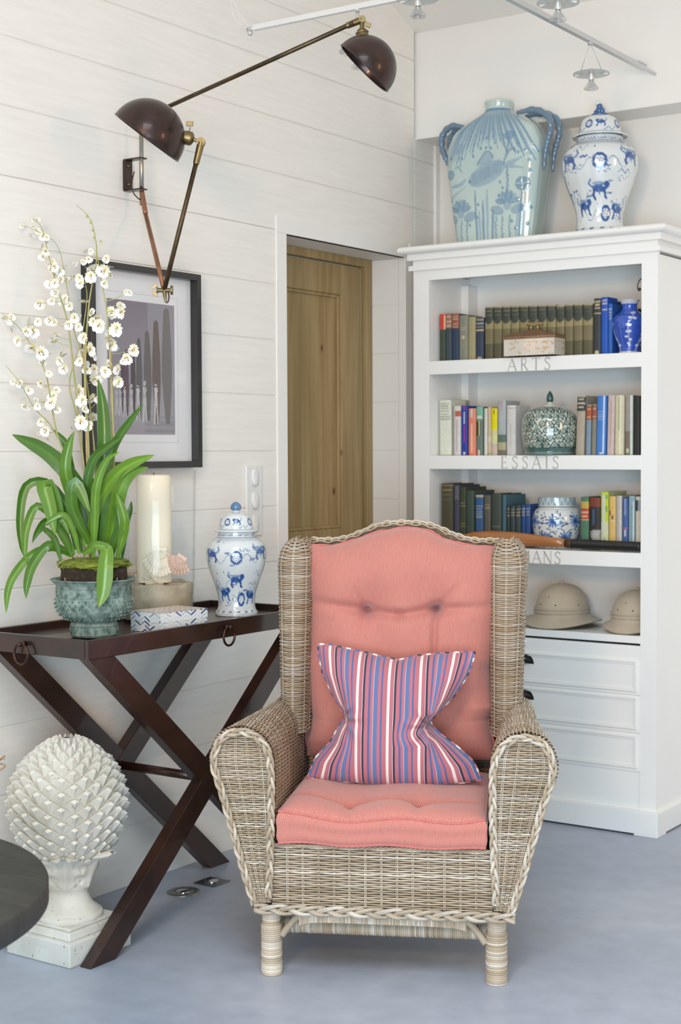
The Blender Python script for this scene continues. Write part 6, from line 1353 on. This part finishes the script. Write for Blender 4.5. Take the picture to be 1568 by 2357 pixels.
pg=NT('picture_glass'); tr=pg.new('ShaderNodeBsdfTransparent'); gs=pg.new('ShaderNodeBsdfGlossy'); gs.inputs['Roughness'].default_value=.0; lw=pg.new('ShaderNodeMapRange'); l0=pg.new('ShaderNodeLayerWeight'); l0.inputs[0].default_value=.5; pg.link(l0.outputs['Facing'],lw.inputs[0]); lw.inputs[1].default_value=.3; lw.inputs[3].default_value=.015; lw.inputs[4].default_value=.22; ms=pg.new('ShaderNodeMixShader'); pg.link(lw.outputs[0],ms.inputs[0]); pg.link(tr.outputs[0],ms.inputs[1]); pg.link(gs.outputs[0],ms.inputs[2]); pg.link(ms.outputs[0],pg.n['Material Output'].inputs[0]); pg=pg.m
MB().box(XM+.003,XM+.005,FY0+.0195,FY1-.0195,FZ0+.0195,FZ1-.0195).build('glazing',pg,fr)
# ================= DOUBLE-ARM WALL LAMP =================
iron=mat('patinated_brown_metal',(.030,.018,.013),.33,metal=.55,scale=14,col2=(.060,.030,.024),coat=.25,bump=.03)
arm=mat('worn_brass_tube',(.055,.042,.024),.38,metal=.8,scale=25,stretch=(1,1,1),col2=(.12,.08,.04))
brass=mat('dull_brass',(.24,.18,.085),.38,metal=.9,var=.2,scale=40); cop=mat('copper_tube',(.32,.155,.085),.42,metal=.75,var=.2,scale=30)
lamp=thing('wall_lamp',(XW,3.345,2.12),'two-armed brown metal swing wall lamp with two dome shades','lamp')
Pp=onx(326,400,-2.985); px_,py_=Pp[0],Pp[1]; zb0,zb1=onx(325,437,px_)[2],onx(322,362,px_)[2]
mb=MB(); mb.box(XW,XW+.012,py_-.016,py_+.014,zb0+.004,zb1-.004); mb.box(XW,px_+.010,py_-.014,py_+.014,zb0,zb0+.004); mb.box(XW,px_+.010,py_-.014,py_+.014,zb1-.004,zb1); 
br_=mb.build('bracket',iron,lamp,bevel=.001)
for z_ in (zb0+.02,zb1-.02): MB().sphere((XW+.013,py_-.006,z_),.005,10,6).build('screw',brass,br_,smooth=True)
ztop=onx(402,263,-2.90)[2]; Et=ony(815,52,3.34); Wn=onx(378,668,-2.75); Jt=onx(463,330,-2.665); pole_top=np.array([px_,py_,2.275])
MB().tube([(px_,py_,zb0-.045),(px_,py_,pole_top[2])],.0065,12).build('upright',mat('steel_rod',(.35,.33,.29),.25,metal=1),lamp,smooth=True)
A0=np.array([px_,py_,zb0-.004]); A1=onx(335,492,-2.965)
MB().tube(spline([A0,A0*.5+A1*.5,A1],6),.0075,12).build('elbow',cop,lamp,smooth=True)
MB().tube([A1,Wn],.0066,12).build('lower_arm',cop,lamp,smooth=True)
MB().tube([Wn,Jt],[.0068,.0066],12).build('middle_arm',arm,lamp,smooth=True)
a1=MB().tube([pole_top,Et],.0062,12).build('long_arm',arm,lamp,smooth=True)
MB().sphere(pole_top,.011,14,10).build('pivot',brass,lamp,smooth=True)
sdir=RT; updir=np.array([0,0,1.])
# wing nut joint
mb=MB(); mb.tube([Wn-sdir*.018,Wn+sdir*.022],.006,12); mb.tube([Wn+sdir*.018,Wn+sdir*.024],.013,16); mb.tube([Wn-sdir*.016,Wn-sdir*.021],.008,12)
for sg in (-1,1): mb.obox(Wn-sdir*.026+updir*sg*.010,sdir*.007+updir*sg*.005,updir*.0035-sdir*sg*.001,FW*.0015)
mb.tube([Wn,Wn-updir*.034+sdir*.004],[.007,.003],10)
mb.build('wing_nut',brass,lamp,smooth=False,bevel=.0008)
th=np.linspace(0,2*np.pi,24,endpoint=False); MB().tube([Wn+np.array([0,0,-.018])+sdir*(.007+.006*math.cos(a))+updir*.016*math.sin(a) for a in th],.0022,8,closed=True).build('cord_loop',iron,lamp,smooth=True)
def shade(c,n,sock,r,joint,label):
    """hemispherical shade: c centre of its mouth, n outward mouth normal, sock direction of the lamp holder"""
    n=np.array(n,float); n/=np.linalg.norm(n); s=np.array(sock,float); s-=n*(s@n); s/=np.linalg.norm(s); b=np.cross(n,s)
    V=[]; 
    for ph in np.linspace(0,math.pi/2,20):
        V.append([c+r*math.cos(ph)*(s*math.cos(a)+b*math.sin(a))-n*r*1.0*math.sin(ph) for a in np.linspace(0,2*np.pi,56,endpoint=False)])
    V=np.array(V); mb=MB().grid(V,wv=True); c2=c; V2=c+(V-c)*.975; mb.grid(V2,wv=True,flip=True); sh=mb.build('shade',iron,lamp,smooth=True)
    MB().tube([c+r*.99*(s*math.cos(a)+b*math.sin(a)) for a in np.linspace(0,2*np.pi,64,endpoint=False)],.0024,8,closed=True).build('shade_rim',iron,sh,smooth=True)
    return sh
rt1,dn=RT,-UP
c1=ond(338,317,(Jt-CAM)@FW-.005); sh1=shade(c1,rt1*(-.60)+dn*.80+FW*.10,rt1*.8+dn*.6,.1055,Jt,'')
so=ond(422,315,(Jt-CAM)@FW); dirS=ond(448,322,(Jt-CAM)@FW)-so; dirS/=np.linalg.norm(dirS); sc1=1/829
mb=MB(); mb.tube([so-dirS*.008,so+dirS*.006,so+dirS*.010,so+dirS*.022,so+dirS*.026,so+dirS*.030],[.017,.018,.0185,.0185,.016,.008],20)
for k in range(4): mb.tube([so+dirS*(.008+.004*k),so+dirS*(.010+.004*k)],.0195,20)
hd_=mb.build('lamp_holder',brass,lamp,smooth=True,angle=40)
k0=so+dirS*.012; MB().tube([k0,ond(438,293,(Jt-CAM)@FW)],.0018,6).build('switch_stem',brass,hd_); kk=ond(437,285,(Jt-CAM)@FW); MB().obox(kk,rt1*.0095,FW*.003,dn*.0065).build('paddle_switch',brass,hd_,bevel=.001)
mb=MB(); mb.tube([so+dirS*.026,Jt+updir*.004],.0048,10); mb.tube([Jt-FW*.008+updir*.004,Jt+FW*.008+updir*.004],.012,18); mb.tube([Jt+updir*.002,Jt*.86+Wn*.14],[.0105,.0085],14); mb.build('knuckle',brass,lamp,smooth=True,angle=40)
De=(Et-CAM)@FW; c2_=ond(839,157,De); sh2=shade(c2_,rt1*(-.70)+dn*.72+FW*.12,rt1*.1-dn*.9,.0855,Et,'')
so=ond(837,92,De); tp_=ond(831,62,De); dS=tp_-so; dS/=np.linalg.norm(dS)
mb=MB(); mb.tube([so-dS*.006,so,so+dS*.004,so+dS*.020,so+dS*.026,so+dS*.030],[.0155,.0165,.0155,.0165,.013,.009],20); 
for k in range(2): mb.tube([so+dS*(.002+.016*k),so+dS*(.005+.016*k)],.0178,20)
mb.build('lamp_holder',brass,lamp,smooth=True,angle=40)
K2=ond(834,45,De); mb=MB(); mb.tube([so+dS*.026,K2],.006,10); mb.tube([K2-FW*.008,K2+FW*.008],.0095,16); mb.tube([K2,Et+(Et-pole_top)*-.03],[.0095,.0085],14); kk=ond(845,58,De); mb.build('knuckle',brass,lamp,smooth=True,angle=40)
MB().obox(ond(846,57,De-.01),rt1*.0085+dn*.003,FW*.003,dn*.0058-rt1*.002).build('paddle_switch',brass,lamp,bevel=.001)
cb=spline([ond(309,395,(Pp-CAM)@FW-.01),ond(304,420,(Pp-CAM)@FW-.02),ond(308,445,(Pp-CAM)@FW-.015),A0+np.array([0,0,-.03])],8); MB().tube(cb,.0018,7).build('cord',iron,lamp,smooth=True)
# ================= CEILING TRACKS AND SPOTLIGHTS =================
chrome=mat('satin_aluminium',(.62,.62,.62),.3,metal=.6); clr=mat('cord_white',(.75,.74,.72),.5)
ZTR=2.6
t1=thing('track_rail',(-2.2,3.715,ZTR),'pale ceiling track parallel to the bookcase, above the long lamp arm','rail')
MB().box(-2.86,-2.09,3.707,3.723,ZTR-.004,ZTR+.012).build('rail',clr,t1,bevel=.001)
mb=MB(); mb.tube([(-2.86,3.715,ZTR+.004),(-2.885,3.715,ZTR+.003)],.006,10); mb.sphere((-2.872,3.712,ZTR-.010),.009,12,8); mb.build('end_clamp',chrome,t1,smooth=True)
D_=(np.array([-2.87,3.715,ZTR])-CAM)@FW
for q in ([(575,62),(562,48),(548,25),(535,-5)],[(560,60),(545,50),(536,30),(531,-5)]): MB().tube(spline([ond(x,y,D_) for x,y in q],6),.0014,6).build('feed_wire',clr,t1,smooth=True)
for x in (-2.2,):
    zc=2.9+(YK-3.715)*sl; MB().tube([(x,3.715,ZTR+.01),(x,3.715,zc+.01)],.004,8).build('hanger_rod',clr,t1,smooth=True)
t2=thing('track_rail',(-2.07,4.0,ZTR),'pale ceiling track running towards the bulkhead above the bookcase vases','rail')
MB().box(-2.078,-2.060,2.9,4.875,ZTR-.004,ZTR+.012).build('rail',chrome,t2,bevel=.001)
MB().box(-2.082,-2.056,4.795,4.87,ZTR+.012,ZTR+.018).build('end_clamp',clr,t2,bevel=.001)
MB().box(-2.073,-2.065,4.875,YK,ZTR,ZTR+.008).build('end_bracket',chrome,t2)
for y in (3.2,): MB().tube([(-2.069,y,ZTR+.01),(-2.069,y,2.9+(YK-y)*sl+.01)],.004,8).build('hanger_rod',clr,t2,smooth=True)
t3=thing('track_rail',(-1.8,3.70,2.66),'slim round rail carrying the two spotlights at the top picture edge','rail')
gdisc=NT('frosted_glass_disc'); gdisc.b.inputs['Transmission Weight'].default_value=.75; gdisc.b.inputs['Roughness'].default_value=.25; gdisc.b.inputs['Base Color'].default_value=(.80,.82,.80,1); gdisc.b.inputs['IOR'].default_value=1.2; gdisc=gdisc.m
bulbm=NT('clear_bulb_glass'); tr=bulbm.new('ShaderNodeBsdfTransparent'); tr.inputs[0].default_value=(.95,.95,.96,1); gs=bulbm.new('ShaderNodeBsdfGlossy'); gs.inputs['Roughness'].default_value=.12; ms=bulbm.new('ShaderNodeMixShader'); ms.inputs[0].default_value=.42; bulbm.link(tr.outputs[0],ms.inputs[1]); bulbm.link(gs.outputs[0],ms.inputs[2]); bulbm.link(ms.outputs[0],bulbm.n['Material Output'].inputs[0]); bulbm=bulbm.m
def spot(att,c,label,ang=0):
    t=thing('spotlight',tuple(c),label,'spotlight','spotlights hanging from the ceiling tracks'); c=np.array(c,float); att=np.array(att,float)
    mb=MB(); mb.lathe([(.010,-.0015),(.0585,-.0015),(.0590,0),(.0585,.0015),(.010,.0015)],c,48); mb.build('glass_disc',gdisc,t,smooth=True,angle=40)
    MB().lathe([(.009,.016),(.010,.012),(.010,-.014),(.008,-.020)],c,20).build('socket',chrome,t,smooth=True,angle=40)
    MB().lathe([(.008,-.018),(.010,-.026),(.016,-.036),(.0235,-.044),(.0245,-.047),(.022,-.049),(.0,-.050)],c,32).build('bulb',bulbm,t,smooth=True,angle=50)
    s1=np.array([math.cos(ang),math.sin(ang),0])
    for sg in (-1,1):
        e=c+s1*sg*.036; MB().tube([att,e+[0,0,.004]],.0011,6).build('cord',chrome,t,smooth=True)
        MB().tube([e-s1*sg*.010+[0,0,.006],e+s1*sg*.016+[0,0,-.004]],.0042,10).build('wire_clamp',plas,t,smooth=True)
    MB().tube([att+[0,0,.012],att-[0,0,.006]],.008,12).build('track_adapter',chrome,t,smooth=True)
d1=ond(962,-2,4.17); d2=ond(1285,6,4.12); d3=ond(1353,183,4.95)
spot((-2.069,4.44,ZTR-.005),(-2.069+.0,4.44,2.485) if False else (d3[0]+.07,4.47,2.505),'spotlight with glass disc hanging above the two bookcase vases',.3)
spot((d1[0],d1[1],2.655),d1,'spotlight at the top picture edge, left of the long track',.2)
spot((d2[0],d2[1],2.655),d2,'spotlight at the top picture edge, in front of the long track',.2)
spot((-2.476,3.715,ZTR-.005),(-2.474,3.72,2.475),'spotlight half hidden behind the raised lamp shade',.1)
v=d2-d1; v[2]=0; L=np.linalg.norm(v); v/=L; mb=MB(); a_=d1-v*.25; b_=d2+v*.5; mb.tube([(a_[0],a_[1],2.662),(b_[0],b_[1],2.662)],.008,10); mb.build('rail',chrome,t3,smooth=True)
for q in (a_+v*.1,b_-v*.1): MB().tube([(q[0],q[1],2.66),(q[0],q[1],2.9+(YK-q[1])*sl+.01)],.004,8).build('hanger_rod',clr,t3,smooth=True)
